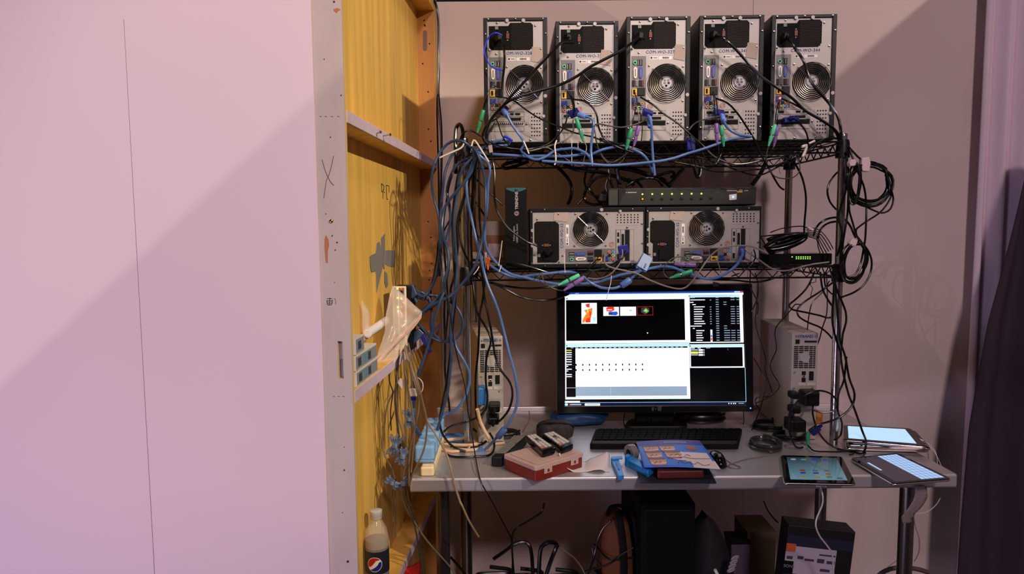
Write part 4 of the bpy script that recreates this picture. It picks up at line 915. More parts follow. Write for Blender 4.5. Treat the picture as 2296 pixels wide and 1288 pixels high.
# cola bottle
sb = min((k*.002 for k in range(40, 400)), key=lambda s: abs(pix(pm(s, -TH/2 + .002, Z3 + .1))[0] - 846)); p = pm(sb, -TH/2 + .002, Z3); Yb_ = p.y; bo = thing('soda_bottle', 'half-full clear cola bottle with grey cap and round red white blue emblem', 'bottle', (p.x, Yb_, Z3 + .0008))
print('bottle', Yb_)
hb = at(842, 1145, Yb_).z - Z3
prof = [(.026, 0), (.031, .004), (.0325, .015), (.0325, hb - .085), (.0318, hb - .073), (.0275, hb - .053), (.020, hb - .037), (.0145, hb - .028), (.0125, hb - .024), (.0125, hb - .004)]
mb = MB(); mb.lathe(prof, n=36); mb.build('bottle_shell', mat('clear_bottle', (250, 240, 228), .06, alpha=.22, spec=.8), bo)
zl_ = at(845, 1215, Yb_).z - Z3
mb = MB(); mb.lathe([(.025, .002), (.0312, .006), (.0312, zl_ - .012), (.0312, zl_ - .011)], n=32); mb.build('cola', mat('cola_liquid', (24, 14, 12), .15), bo)
mb = MB(); mb.lathe([(.0314, zl_ - .011), (.0314, zl_ + .002), (.0308, zl_ + .008), (.0290, zl_ + .0082)], n=32); mb.build('foam', mat('cola_foam', (140, 122, 96), .8, alpha=.9), bo)
mb = MB(); mb.lathe([(.0155, hb - .022), (.0158, hb - .021), (.0158, hb - .014), (.0165, hb - .013), (.0165, hb - .001), (.0152, hb)], n=30); mb.build('cap', mat('grey_white_cap', (196, 190, 186), .35), bo)
mb = MB(); mb.grid(lambda u, v: Vector((.0327*math.sin((u - .5)*5.2), -.0327*math.cos((u - .5)*5.2), zl_ - .080 + .063*v)), 30, 2); lb_ = mb.build('label_band', mat('dark_label', (34, 34, 48), .35), bo)
zc_ = at(845, 1255, Yb_).z - Z3; RE = .0205
def em(x, z, k=0): 
    a = (x - .001)/.0328; return Vector(((.0331 + .0002*k)*math.sin(a), -(.0331 + .0002*k)*math.cos(a), zc_ + z))
def emb(poly_, m, k, nm):
    mb = MB(); c = (sum(x for x, z in poly_)/len(poly_), sum(z for x, z in poly_)/len(poly_)); V_ = [em(*c, k)]; n = len(poly_); R_ = 4
    for r in range(1, R_ + 1): V_ += [em(c[0] + (x - c[0])*r/R_, c[1] + (z - c[1])*r/R_, k) for x, z in poly_]
    fs_ = [(0, 1 + i, 1 + (i + 1) % n) for i in range(n)] + [(1 + (r - 1)*n + i, 1 + r*n + i, 1 + r*n + (i + 1) % n, 1 + (r - 1)*n + (i + 1) % n) for r in range(1, R_) for i in range(n)]
    mb.add(V_, fs_, True); mb.build(nm, m, lb_)
ci = lambda r, a0, a1, n: [(r*math.cos(a0 + (a1 - a0)*i/n), r*math.sin(a0 + (a1 - a0)*i/n)) for i in range(n + 1)]
emb(ci(RE, 0, 2*PI, 36)[:-1], mat('emblem_white', (232, 224, 218), .35), 0, 'emblem_white_disc')
ti = .45
rot = lambda L: [(x*math.cos(ti) - z*math.sin(ti), x*math.sin(ti) + z*math.cos(ti)) for x, z in L]
emb(rot(ci(RE*.93, .25, PI - .02, 22) + [(-.0125, -.0006), (-.005, .0015), (.004, .0056), (.0125, .0081)]), mat('emblem_red', (176, 30, 34), .35), 1, 'emblem_red_field')
emb(rot(ci(RE*.93, PI + .42, 2*PI - .10, 20) + [(.0137, .000), (.006, -.0052), (-.004, -.0075), (-.011, -.0082)]), mat('emblem_blue', (24, 40, 120), .35), 1, 'emblem_blue_field')
# red packet on the lowest crossbar
p = pm(so(905), -.02, Z3); mb = MB()
def pk(u, v): 
    x = u - .5; y = v - .5; q_ = at(870 + 72*u, 1300 - 32*v, 1.97 + .05*v); q_.z += .008*math.sin(u*7) + .006*math.sin(v*5 + u*3); return q_
mb.grid(pk, 16, 8); tag(mb.build('snack_packet', mat('red_foil_packet', (196, 38, 34), .3, var=.15, scale=(40, 40, 40)), solid=.006), 'crumpled red foil packet lying beside the cola bottle', 'packet')
# ================================================================ multi-socket strip with pale blue chargers
Y0_, Y1_ = 1.845, 2.24; xA, xB = on(953, 1084, TZ).x, on(987, 985, TZ).x
ps = thing('power_strip', 'cream white multi-socket power strip along the table end', 'power strip', ((xA + xB)/2, (Y0_ + Y1_)/2, TZ + .0006), (0, 0, math.atan2(-(xB - xA), Y1_ - Y0_)))
L_ = Y1_ - Y0_
CREAM = mat('cream_plastic', (236, 212, 172), .4)
mb = MB(); mb.box(-.019, .019, -L_/2, L_/2, 0, .027); mb.build('strip_body', CREAM, ps, bevel=.006, seg=3)
mb = MB(); mb.box(-.013, .013, -L_/2 + .004, -L_/2 + .016, .027, .031); mb.build('socket_rim', CREAM, ps, bevel=.001)
NB = 5
for i in range(NB):
    y = -L_/2 + .024 + i*.062
    w0 = WM(ps) @ Vector((-.008, y + .024, .0285))
    o = thing('plug_adapter', ('nearest pale blue plug adapter on the power strip, at the table edge', 'second pale blue plug adapter from the table edge on the power strip', 'third pale blue plug adapter from the table edge on the power strip', 'fourth pale blue plug adapter from the table edge on the power strip', 'farthest pale blue plug adapter on the power strip')[i], 'plug adapter', tuple(w0), (0, 0, ps.rotation_euler[2]), 'plug adapters on the power strip')
    mb = MB(); mb.box(-.030, .026, -.024, .024, 0, .052); mb.build('adapter_body', mat('pale_blue_plastic', (128, 172, 214), .4), o, bevel=.008, seg=3)
    mb = MB(); mb.box(-.0305, .0265, -.0245, .0245, .012, .0135); mb.build('seam_line', mat('blue_seam', (84, 124, 166), .5), o)
# blue adapters near the post
p = on(1018, 990, TZ); o = thing('plug_adapter', 'flat blue power adapter lying beside the foot of the shelf post', 'plug adapter', tuple(p)); mb = MB(); mb.box(-.035, .035, -.02, .02, .0005, .022); mb.build('adapter_body', mat('teal_blue_plastic', (52, 118, 178), .4), o, bevel=.004)
p = at(1082, 905, 2.125); o = thing('plug_adapter', 'ribbed blue plug adapter in the back of the beige computer', 'plug adapter', (p.x, 2.125, p.z)); mb = MB(); mb.box(-.013, .013, -.03, .018, 0, at(1082, 866, 2.125).z - p.z); mb.build('adapter_body', SKY if False else mat('teal_blue_plastic', (52, 118, 178), .4), o, bevel=.004)
for i in range(4):
    mb = MB(); mb.box(-.0112 + i*.006, -.0082 + i*.006, -.0315, -.029, .006, at(1082, 866, 2.125).z - p.z - .006); mb.build('rib', mat('teal_blue_plastic', (52, 118, 178), .4), o)
# black power adapters at the right beige computer
for (x, y, w, h, d, Y, lab) in ((1822, 896, 34, 34, .05, 2.095, 'boxy black power adapter plugged into the beige computer by the post'), (1791, 958, 36, 28, .06, 2.085, 'black power adapter lying low under the beige computer by the post'), (1785, 889, 18, 16, .04, 2.108, 'round black plug in the beige computer by the post'), (1786, 921, 22, 17, .04, 2.105, 'black plug with a drooping cord low on the beige computer')):
    c = at(x, y, Y); k = Y/F; o = thing('power_adapter', lab, 'power adapter', (c.x, c.y, c.z - h*k/2)); mb = MB(); mb.box(-w*k/2, w*k/2, 0, d, 0, h*k); mb.build('adapter_body', BLK, o, bevel=.005, seg=3)
    mb = MB(); mb.box(-w*k*.3, w*k*.3, -.004, 0, h*k*.2, h*k*.8); mb.build('raised_face', BLKM, o, bevel=.001)
for (x, y, Y, lab) in ((1108, 918, 2.09, 'black power plug low on the beige computer behind the blue cables'), (1106, 946, 2.085, 'black power plug just above the table behind the blue cables')):
    c = at(x, y, Y); o = thing('power_plug', lab, 'plug', tuple(c)); mb = MB(); mb.box(-.018, .018, 0, .06, -.012, .012); mb.build('plug_body', BLK, o, bevel=.005); mb = MB(); mb.tube([Vector((0, -.025, -.006)), Vector((0, 0, 0))], [.004, .008], 10); mb.build('strain_relief', BLK, o)
# wrapped sweets by the post
c = on(1836, 968, TZ); o = thing('sweet_bag', 'shiny orange and red snack bag glinting behind the post', 'packet', (c.x, c.y + .05, TZ)); mb = MB(); blob(mb, .035, .018, .032, 2.4, wob=.06); mb.build('foil_bag', mat('orange_foil', (232, 150, 70), .25, metal=.4, var=.5, scale=(50, 50, 50)), o)
mb = MB(); mb.slab([(-.02, -.019, .02), (-.004, -.02, .018), (.0, -.019, .045), (-.016, -.018, .05)], .002, (0, -1, 0)); mb.build('red_print', mat('packet_red', (200, 50, 60), .3), o)
# duct tape hanging from the table edge
L1 = [(2052, 1091), (2050, 1115), (2038, 1138), (2024, 1156), (2021, 1164), (2025, 1174)]; L2 = [(2078, 1091), (2079, 1116), (2066, 1138), (2048, 1156), (2046, 1165), (2044, 1174)]
A_, B_ = spline([at(x, y, 1.824) for x, y in L1], .006), spline([at(x, y, 1.824 + .004*i) for i, (x, y) in enumerate(L2)], .006)
mb = MB(); mb.grid(lambda u, v: A_[min(int(v*(len(A_) - 1)), len(A_) - 1)].lerp(B_[min(int(v*(len(B_) - 1)), len(B_) - 1)], u), 4, 30)
tag(mb.build('duct_tape', mat('grey_duct_tape_strip', (140, 124, 122), .5), solid=.0008), 'strip of grey duct tape dangling from the table edge onto the leg', 'tape')
# ================================================================ under the table
def ubox(mb, x0, x1, ytop, Y0, Y1, z0=UZ):
    a, b = at(x0, ytop, Y0), at(x1, ytop, Y0); mb.box(a.x, b.x, Y0, Y1, z0, a.z); return a, b
mb = MB(); a, b = ubox(mb, 1437, 1560, 1130, 2.06, 2.44); o = thing('equipment_case', 'tall matte black case standing under the table', 'case', ((a.x + b.x)/2, 2.25, UZ)); mb.build('case_body', BLKM, o, w=True, bevel=.006)
mb = MB(); mb.box(a.x + .012, b.x - .012, 2.056, 2.06, UZ + .02, a.z - .02); mb.build('front_panel', BLK, o, w=True, bevel=.003)
# brown backpack
a = at(1384, 1155, 2.16); o = thing('backpack', 'brown backpack with black straps sagging under the table', 'bag', (a.x, 2.2, UZ)); hb_ = a.z - UZ
mb = MB(); blob(mb, .062, .085, hb_/2, 2.6, wob=.02); mb.build('bag_body', mat('brown_canvas', (98, 56, 30), .8, var=.12, scale=(30, 30, 30)), o)
for x, nm in ((-.015, 0), (.035, 1)):
    mb = MB(); pts = [Vector((x + .03*math.sin(t*2.6), -.088*math.cos((t - .55)*1.9) - .006, .02 + hb_*t)) for t in [i/12 for i in range(13)]]
    mb.grid(lambda u, v: pts[min(int(v*12), 12)] + Vector(((u - .5)*.022, -.003, 0)), 2, 12); mb.build('strap', BLKM, o, solid=.004)
mb = MB(); mb.tube(spline([Vector((-.03, -.02, hb_ - .01)), Vector((-.02, -.03, hb_ + .022)), Vector((.02, -.03, hb_ + .024)), Vector((.035, -.02, hb_ - .01))], .005), .006, 8); mb.build('carry_handle', BLKM, o)
mb = MB(); mb.tube(spline([Vector((-.074, -.03, hb_*.75)), Vector((-.03, -.09, hb_*.70)), Vector((.06, -.07, hb_*.69))], .008), .003, 6); mb.build('zip', BLK, o)
mb = MB(); mb.tube(spline([Vector((-.074, -.03, hb_*.55)), Vector((-.03, -.094, hb_*.52)), Vector((.07, -.06, hb_*.53))], .008), .006, 6); mb.build('webbing', BLKM, o)
# dark bag with pale cord
a = at(1590, 1158, 2.14); o = thing('duffel_bag', 'slumped black bag with a pale knotted cord beside the tall black case', 'bag', (at(1612, 1250, 2.14).x, 2.16, UZ)); hb_ = a.z - UZ
mb = MB()
def dg(u, v):
    a_ = 2*PI*u; z = hb_*v; w_ = .085*max(0, 1 - v**2.6)**.55 + .003; cx = -.045*v; return Vector((cx + w_*math.cos(a_), .075*math.sin(a_)*(1 - .6*v), z))
mb.grid(dg, 28, 16); top = len(mb.v); mb.build('bag_body', mat('black_nylon', (20, 20, 25), .6, var=.2, scale=(14, 14, 14)), o)
for k in range(4):
    mb = MB(); c0 = at(1648 - 3*k, 1252 + 9*k, 2.05); mb.tube([c0 + Vector((.010*math.cos(t), -.003*math.sin(t), .006*math.sin(t) + .004*math.cos(t))) for t in [i*PI/10 for i in range(20)]], .0032, 6, closed=True); mb.build('cord_loop', mat('pale_cord', (150, 140, 146), .7), o, w=True)
mb = MB(); mb.tube([at(1603, 1278, 2.05), at(1612, 1296, 2.05)], .005, 8); mb.build('white_toggle', WHITE, o, w=True)
# boxes in the shade
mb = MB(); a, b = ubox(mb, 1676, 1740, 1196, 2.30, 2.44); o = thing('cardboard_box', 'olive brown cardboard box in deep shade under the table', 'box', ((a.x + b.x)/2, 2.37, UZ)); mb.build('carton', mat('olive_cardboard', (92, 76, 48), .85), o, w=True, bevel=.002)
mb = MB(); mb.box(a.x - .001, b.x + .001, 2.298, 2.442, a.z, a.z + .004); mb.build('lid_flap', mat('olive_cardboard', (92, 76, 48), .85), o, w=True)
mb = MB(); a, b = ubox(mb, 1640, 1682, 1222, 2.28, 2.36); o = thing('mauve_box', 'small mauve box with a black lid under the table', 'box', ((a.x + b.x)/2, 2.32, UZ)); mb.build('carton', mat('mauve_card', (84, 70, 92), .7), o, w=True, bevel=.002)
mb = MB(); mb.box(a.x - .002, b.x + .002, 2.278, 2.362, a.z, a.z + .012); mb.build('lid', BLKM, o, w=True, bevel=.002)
# retail carton with printed front
fa, fb = at(1738, 1176, 2.0), at(1888, 1196, 1.985); fa.z = max(fa.z, .2)
dx = (fb - fa); dx.z = 0; wR = dx.length; ang = math.atan2(dx.y, dx.x); tilt = .09
o = thing('retail_carton', 'black and white printed product carton leaning under the tablets', 'box', (fa.x, fa.y, UZ), (0, tilt, ang)); hR = fa.z - UZ
mb = MB(); mb.box(0, wR, 0, .07, .012, hR); mb.build('carton', mat('black_card', (20, 20, 24), .5), o, bevel=.002)
def rq(nm, x0, x1, y0, y1, m, k=0):     # in pixels of the front face
    s = wR/168; mb = MB(); mb.box((x0 - 1741)*s, (x1 - 1741)*s, -.0012 - .0006*k, 0, hR - (y1 - 1172)*s, hR - (y0 - 1172)*s); return mb.build(nm, m, o)
rq('dark_blue_band', 1741, 1908, 1198, 1224, mat('carton_navy', (34, 36, 56), .5)); rq('white_panel', 1741, 1868, 1226, 1300, mat('carton_pale', (176, 164, 176), .6)); rq('orange_panel', 1741, 1765, 1220, 1242, mat('carton_orange', (190, 92, 46), .5), 1)
for i, (x0, x1, y0, y1) in enumerate(((1745, 1760, 1254, 1262), (1772, 1787, 1251, 1259), (1790, 1814, 1256, 1262), (1822, 1840, 1253, 1264), (1846, 1866, 1256, 1264), (1826, 1866, 1240, 1244))): rq('product_picture', x0, x1, y0, y1, mat('carton_ink', (64, 56, 66), .6), 1)
rq('black_name_block', 1739, 1764, 1267, 1300, BLK, 1); s = wR/168
text('SONY', .013, TM((1754 - 1741)*s, -.0026, hR - (1281 - 1172)*s), 'carton_lettering', mat('carton_letter_grey', (150, 146, 150), .5), o)
rq('fine_print', 1832, 1856, 1279, 1286, mat('carton_ink', (64, 56, 66), .6), 1)
# arch of thick hose by the table leg
P = [at(x, y, 2.02) for x, y in ((1955, 1320), (1966, 1296), (1985, 1281), (2010, 1274), (2045, 1275), (2080, 1284), (2104, 1300), (2112, 1325))]
P = [Vector((P[0].x, 2.02, UZ + .007))] + P + [Vector((P[-1].x, 2.02, UZ + .007))]
mb = MB(); mb.tube(spline(P), .007, 10); tag(mb.build('hose', mat('brown_grey_hose', (92, 78, 72), .5)), 'thick brown-grey hose arching behind the table leg', 'hose')
# ================================================================ cables (each one its own run; pixels give the sight line, Y the real distance)
NC = [0]
def C(label, m, r, Y, pts, group=None, cat='cable', name='cable', jit=.006, step=.012, n=8, floor=None):
    NC[0] += 1; k = NC[0]; P = []
    for i, p in enumerate(pts):
        y = p[2] if len(p) > 2 else Y
        P.append(at(p[0], p[1], y + jit*math.sin(i*1.7 + k*2.3)))
    if floor is not None:
        for p in P: p.z = max(p.z, floor + r)
    mb = MB(); mb.tube(spline(P, step), r, n)
    return tag(mb.build(name, m), label, cat, group)
def plug(o, a, b, wd, ht, m, nm='plug', bevel=.0015):    # a box-shaped plug from a to b, wd wide and ht deep
    a, b = at(*a), at(*b); d = (b - a).normalized(); sd = d.cross(Vector((0, 1, 0))).normalized(); up = sd.cross(d)
    mb = MB()
    mb.add([p + sd*x*wd*k/2 + up*y*ht*k/2 for p, k in ((a, 1), (b, .92)) for x in (-1, 1) for y in (-1, 1)], [(0, 1, 3, 2), (4, 6, 7, 5), (0, 4, 5, 1), (2, 3, 7, 6), (0, 2, 6, 4), (1, 5, 7, 3)])
    return mb.build(nm, m, o, w=True, bevel=bevel)
def sleeve(o, a, b, r, m, nm='ferrite_sleeve'):
    a, b = at(*a), at(*b); d = b - a; mb = MB(); mb.tube([a, a + d*.08, a + d*.92, b], [r*.8, r, r, r*.8], 14); return mb.build(nm, m, o, w=True)
def ps2(label, a, b, m, Y, group='round keyboard and mouse plugs'):   # joined pair of round plugs, a to b
    A, B = at(*a, Y), at(*b, Y); d = B - A; L = d.length
    o = thing('round_plug', label, 'plug', tuple(B), group=group)
    def seg(t0, t1, r0, r1, nm, mm, n=14):
        mb = MB(); mb.tube([A + d*t0, A + d*(t0 + .06*(t1 - t0)), A + d*(t1 - .06*(t1 - t0)), A + d*t1], [r0*.85, r0, r1, r1*.85], n); return mb.build(nm, mm, o, w=True)
    seg(0, .46, .0062, .0066, 'socket_body', m); seg(.46, .53, .0042, .0042, 'metal_ring', CHROME); seg(.53, .80, .0062, .0052, 'plug_body', m)
    mb = MB(); mb.tube([A + d*(.80 + .2*i/8) for i in range(9)], [(.0050 - .0022*i/8)*(1 if i % 2 else .82) for i in range(9)], 12); mb.build('strain_relief', m, o, w=True)
    return o
G1 = 'thick blue cables bundled at the shelf corner'
B = .0043; Yb1 = 2.03
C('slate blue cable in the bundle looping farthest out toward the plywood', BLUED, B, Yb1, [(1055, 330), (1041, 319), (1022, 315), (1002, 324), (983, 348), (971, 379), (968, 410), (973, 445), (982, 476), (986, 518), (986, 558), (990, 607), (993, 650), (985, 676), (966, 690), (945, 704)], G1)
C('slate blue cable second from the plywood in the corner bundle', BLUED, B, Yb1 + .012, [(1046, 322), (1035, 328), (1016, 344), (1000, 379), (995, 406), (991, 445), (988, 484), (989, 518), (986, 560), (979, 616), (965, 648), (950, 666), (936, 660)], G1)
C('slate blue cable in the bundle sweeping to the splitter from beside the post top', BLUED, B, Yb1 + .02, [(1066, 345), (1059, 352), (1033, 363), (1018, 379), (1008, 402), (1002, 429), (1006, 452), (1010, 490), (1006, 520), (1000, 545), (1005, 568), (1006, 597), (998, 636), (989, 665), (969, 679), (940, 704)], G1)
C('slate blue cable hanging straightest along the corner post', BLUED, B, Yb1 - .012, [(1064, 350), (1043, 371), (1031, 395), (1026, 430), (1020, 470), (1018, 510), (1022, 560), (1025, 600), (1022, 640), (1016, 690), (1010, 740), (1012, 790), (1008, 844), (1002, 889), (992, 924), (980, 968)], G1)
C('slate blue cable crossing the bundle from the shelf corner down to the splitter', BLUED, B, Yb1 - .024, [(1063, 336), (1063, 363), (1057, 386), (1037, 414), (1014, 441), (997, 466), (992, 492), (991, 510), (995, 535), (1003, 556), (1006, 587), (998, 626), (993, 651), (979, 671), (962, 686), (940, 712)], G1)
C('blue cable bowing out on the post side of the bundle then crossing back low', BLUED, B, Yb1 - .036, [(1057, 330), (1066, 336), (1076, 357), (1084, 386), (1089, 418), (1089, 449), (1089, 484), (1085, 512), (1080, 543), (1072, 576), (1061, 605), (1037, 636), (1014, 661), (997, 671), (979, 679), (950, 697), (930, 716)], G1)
o = C('blue cable running down past the beige computer to the plug on the table', BLUEC, B, 2.02, [(1058, 328), (1063, 340), (1059, 367), (1047, 402), (1046, 425), (1049, 454), (1055, 480), (1062, 512), (1070, 547), (1078, 578), (1084, 605), (1094, 640), (1109, 675), (1121, 710), (1130, 745), (1141, 790), (1154, 839), (1161, 889), (1156, 919), (1144, 944), (1129, 964), (1114, 981, 2.03), (1099, 998, 2.05), (1088, 1008, 2.06)], G1)
sleeve(o, (1132, 962, 2.02), (1116, 981, 2.03), .0105, BLUEC); plug(o, (1086, 1008, 2.06), (1068, 1024, 2.055), .032, .014, BLUEC)
o = C('blue cable from the bundle sagging along the middle shelf to the second lying computer', BLUEC, B, 2.025, [(1066, 340), (1082, 355), (1094, 365), (1099, 383), (1095, 406), (1092, 460), (1087, 503), (1087, 539), (1094, 564), (1109, 585), (1129, 605), (1148, 616), (1164, 620), (1208, 630), (1248, 637), (1286, 638), (1339, 633), (1391, 617), (1426, 610), (1459, 602), (1483, 598), (1508, 600), (1529, 608), (1557, 618), (1582, 626), (1607, 623), (1632, 611), (1653, 593), (1665, 572), (1664, 560, 2.05)], 'blue cables along the middle shelf')
plug(o, (1664, 572, 2.045), (1664, 553, 2.06), .018, .014, NAVYP)
C('short blue cable running from the orange clip behind the middle shelf edge', BLUEC, B, 2.055, [(1096, 593), (1119, 609), (1140, 618), (1164, 622), (1190, 618), (1217, 615), (1252, 611), (1278, 610), (1292, 613, 2.09)], 'blue cables along the middle shelf')
o = C('blue cable hooked below the middle shelf between two hanging blue plugs', BLUEC, B*.9, 2.0, [(1306, 620), (1312, 624), (1324, 634), (1347, 645), (1374, 647), (1391, 642), (1405, 634), (1424, 617), (1437, 605)], 'blue cables along the middle shelf')
sleeve(o, (1393, 641, 2.0), (1414, 627, 2.0), .0105, BLUEC); plug(o, (1437, 604, 2.02), (1452, 574, 2.035), .036, .016, BLUEC, 'video_plug')
sd = at(1437, 600, 2.02)
for px in (1427, 1436, 1444): sleeve(o, (px, 602, 2.015), (px + 4, 592, 2.02), .003, BLUEC, 'thumb_screw')
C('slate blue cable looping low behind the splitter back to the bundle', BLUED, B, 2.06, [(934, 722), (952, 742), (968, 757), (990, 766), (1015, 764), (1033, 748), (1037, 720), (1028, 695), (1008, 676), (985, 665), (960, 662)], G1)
C('slate blue cable dropping diagonally past the crossbar to the power strip', BLUED, B, 1.99, [(996, 655), (985, 681), (973, 724), (964, 760), (951, 803), (940, 834), (932, 860), (928, 907), (930, 948), (948, 984), (958, 1000)], G1)
C('blue cable curling back beside the post above the table', BLUEC, B, 2.04, [(1010, 700), (1012, 740), (1020, 772), (1027, 787), (1044, 817), (1053, 842), (1049, 874), (1037, 901), (1020, 921), (998, 930), (992, 938)], G1)
C('slate blue cable winding between the splitter plugs and the bundle', BLUED, B, 2.05, [(945, 655), (962, 668), (968, 700), (965, 730), (975, 752), (1000, 768), (1012, 745), (1010, 710), (1004, 680)], G1)
# plugs at the back of the splitter
for i, (a, b, m, lab) in enumerate((((918, 640), (930, 668), BLUED, 'upright slate blue video plug at the top back of the splitter'), ((925, 655), (955, 668), BLUED, 'slate blue video plug pointing away near the top of the splitter'), ((945, 742), (920, 768), BLUED, 'slate blue video plug slanting up to the bottom of the splitter'), ((940, 736), (958, 775), NAVYP, 'navy plug dangling below the splitter'), ((955, 660), (962, 672), NAVYP, 'navy screw plug above the cable crossing behind the splitter'))):
    A_, B_ = at(*a, 2.06 + .006*i), at(*b, 2.05 + .006*i); o = thing('video_plug', lab, 'plug', tuple(A_), group='plugs at the splitter')
    plug(o, (*a, 2.06 + .006*i), (*b, 2.05 + .006*i), .026 if i < 3 else .018, .014, m, 'plug_body', .003); sleeve(o, (*b, 2.05 + .006*i), (b[0] + (b[0] - a[0])*.4, b[1] + (b[1] - a[1])*.4, 2.05 + .006*i), .006, m, 'strain_relief')
G2 = 'black cables hanging at the shelf corner'
C('thick black hook-shaped cable standing above the shelf corner', CABB, .0058, 2.06, [(1022, 390), (1022, 348), (1021, 309), (1023, 287), (1030, 279), (1036, 287), (1038, 301), (1035, 318)], G2)
C('black cable running down the corner, over the beige computer to its power plug', CABB, .0036, 2.07, [(1068, 340), (1068, 363), (1066, 406), (1063, 464), (1066, 518), (1074, 535), (1081, 552), (1078, 587), (1082, 626), (1086, 665), (1094, 704), (1101, 740), (1104, 757), (1111, 802), (1124, 832), (1144, 859), (1149, 887), (1141, 919), (1124, 941), (1110, 951, 2.1)], G2)
C('black cable from the corner crossing the beige computer and curving behind the post', CABB, .0036, 2.085, [(1062, 350), (1060, 420), (1056, 500), (1058, 590), (1059, 624), (1064, 665), (1070, 702), (1086, 729), (1098, 752), (1100, 772), (1091, 802), (1089, 852), (1093, 889), (1089, 919), (1074, 934), (1049, 946), (1012, 956), (995, 969)], G2)
C('black cable hanging straight between the post and the beige computer', CABB, .0036, 2.12, [(1075, 352), (1074, 420), (1076, 500), (1083, 560), (1089, 610), (1086, 636), (1082, 675), (1076, 704), (1074, 743), (1072, 790), (1067, 839), (1066, 889), (1069, 934), (1082, 954)], G2)
C('thin dark cable falling from the bundle over the table edge to the floor', CABB, .0019, 1.99, [(985, 560), (989, 597), (997, 636), (1008, 694), (1017, 760), (1029, 815), (1042, 864), (1049, 919), (1057, 969), (1064, 1013), (1072, 1058, 1.86), (1080, 1085, 1.815), (1099, 1118, 1.81), (1125, 1167, 1.82), (1146, 1209, 1.84), (1149, 1237, 1.86), (1148, 1290, 1.88)], G2)
C('black cable down the middle of the bundle to behind the post', CABB, .0036, 2.045, [(1040, 345), (1030, 380), (1022, 420), (1016, 470), (1015, 519), (1018, 597), (1021, 655), (1019, 694), (1014, 745), (1010, 790), (1000, 864), (990, 914), (986, 951), (995, 979), (1017, 1003), (1044, 1013)], G2)
C('black cable hanging nearest the wall module below the bundle', CABB, .0034, 2.10, [(998, 660), (996, 700), (997, 740), (998, 790), (998, 839), (1007, 909), (1008, 928)], G2)
C('black cable twisting down beside the plywood from the bundle', CABB, .003, 2.05, [(1033, 345), (1022, 360), (1013, 395), (1006, 420), (1000, 460), (994, 500), (996, 560), (1002, 640), (1004, 700), (999, 760)], G2)
C('black cable slanting through the bundle to the rear edge of the plywood', CABB, .0026, 2.08, [(1020, 470), (1005, 500), (984, 540), (980, 575), (973, 615), (966, 650), (966, 700)], G2)
C('black cable close in front of the post between the two shelves', CABB, .0034, 2.06, [(1072, 345), (1048, 420), (1034, 470), (1030, 520), (1038, 560), (1052, 590), (1056, 612)], G2)
C('black cable second in front of the post between the two shelves', CABB, .0034, 2.055, [(1060, 360), (1040, 440), (1025, 500), (1026, 560), (1018, 620), (1010, 650), (1012, 670), (1022, 690)], G2)
C('black cord running straight down the wall edge from the top of the stand', CABB, .0030, 2.66, [(972, 0), (979, 20), (983, 62), (983, 120), (982, 180), (980, 242), (981, 300), (983, 367), (984, 445), (985, 540), (982, 620)], 'cords down the wall edge')
C('black cord weaving beside its neighbour down the wall edge', CABB, .0030, 2.675, [(975, 0), (982, 25), (985, 70), (985, 150), (984, 210), (990, 280), (991, 340), (990, 397), (988, 460), (990, 540), (986, 620)], 'cords down the wall edge')
C('black cord slanting across the gap from the bundle to the tall black box', CABB, .0034, 2.30, [(1050, 385), (1085, 420), (1127, 460)], 'slanting cords beside the tall black box')
C('black cord slanting lower behind the bundle toward the brown box', CABB, .0036, 2.28, [(1050, 430), (1072, 462), (1092, 491)], 'slanting cords beside the tall black box')
o = C('black cable with a beige tag curving down into the first lying computer', CABB, .0032, 2.03, [(1100, 336), (1105, 363), (1109, 390), (1108, 425), (1109, 449), (1115, 474), (1129, 499), (1147, 519), (1182, 543), (1200, 550), (1228, 566, 2.06)], 'power cables')
plug(o, (1099, 326, 2.03), (1101, 343, 2.03), .012, .008, MASK, 'tag')
plug(o, (1228, 564, 2.05), (1238, 572, 2.085), .020, .016, BLK)
tag(plug(None, (1094, 579, 2.045), (1093, 604, 2.045), .012, .006, ORANGE, 'cable_clip') if False else MB().prism([(-.007, .018), (.007, .018), (.006, .006), (.002, -.020), (-.002, -.020), (-.005, .006)], 0, .006, M=Matrix.Translation(at(1094, 591, 2.045))).build('cable_clip', ORANGE, bevel=.001), 'bright orange clip on the blue cable at the middle shelf corner', 'clip')
# ---------------------------------------------------------------- in front of the top row
G3 = 'power cables across the top row'
def pw(lab, pts, r=.0036, end=None, Y=2.03):
    o = C(lab, CABB, r, Y, [(pts[0][0], pts[0][1], 2.07)] + pts[1:], G3)
    x, y = pts[0]; plug(o, (x - 7, y + 3, 2.083), (x + 2, y - 1, 2.062), .021, .017, BLK, 'power_plug', .003); return o
pw('black power cable hanging down inside the first tower computer', [(1120, 84), (1130, 109), (1131, 143), (1127, 179), (1126, 200)])
pw('black power cable from the second tower sweeping down across the first fan', [(1275, 84), (1253, 101), (1205, 151), (1172, 188), (1144, 218), (1116, 252), (1094, 277), (1083, 299), (1086, 316), (1098, 328)], .0042)
pw('black power cable from the third tower stretching across two towers', [(1437, 80), (1395, 112), (1325, 149), (1297, 169), (1256, 190), (1200, 206), (1152, 221), (1124, 241), (1100, 270), (1090, 300)], .0042, Y=2.015)
pw('black power cable from the fourth tower arcing over the fifth fan', [(1603, 77), (1623, 87), (1651, 112), (1679, 143), (1710, 174), (1746, 199), (1777, 221), (1807, 249), (1841, 269), (1866, 286), (1882, 305), (1884, 320, 2.06)], .0042)
pw('black power cable from the fifth tower bending down to the shelf post', [(1763, 81), (1782, 107), (1802, 137), (1810, 163), (1827, 196), (1855, 227), (1877, 258), (1884, 283), (1886, 304), (1886, 322, 2.06)], .0042, Y=2.02)
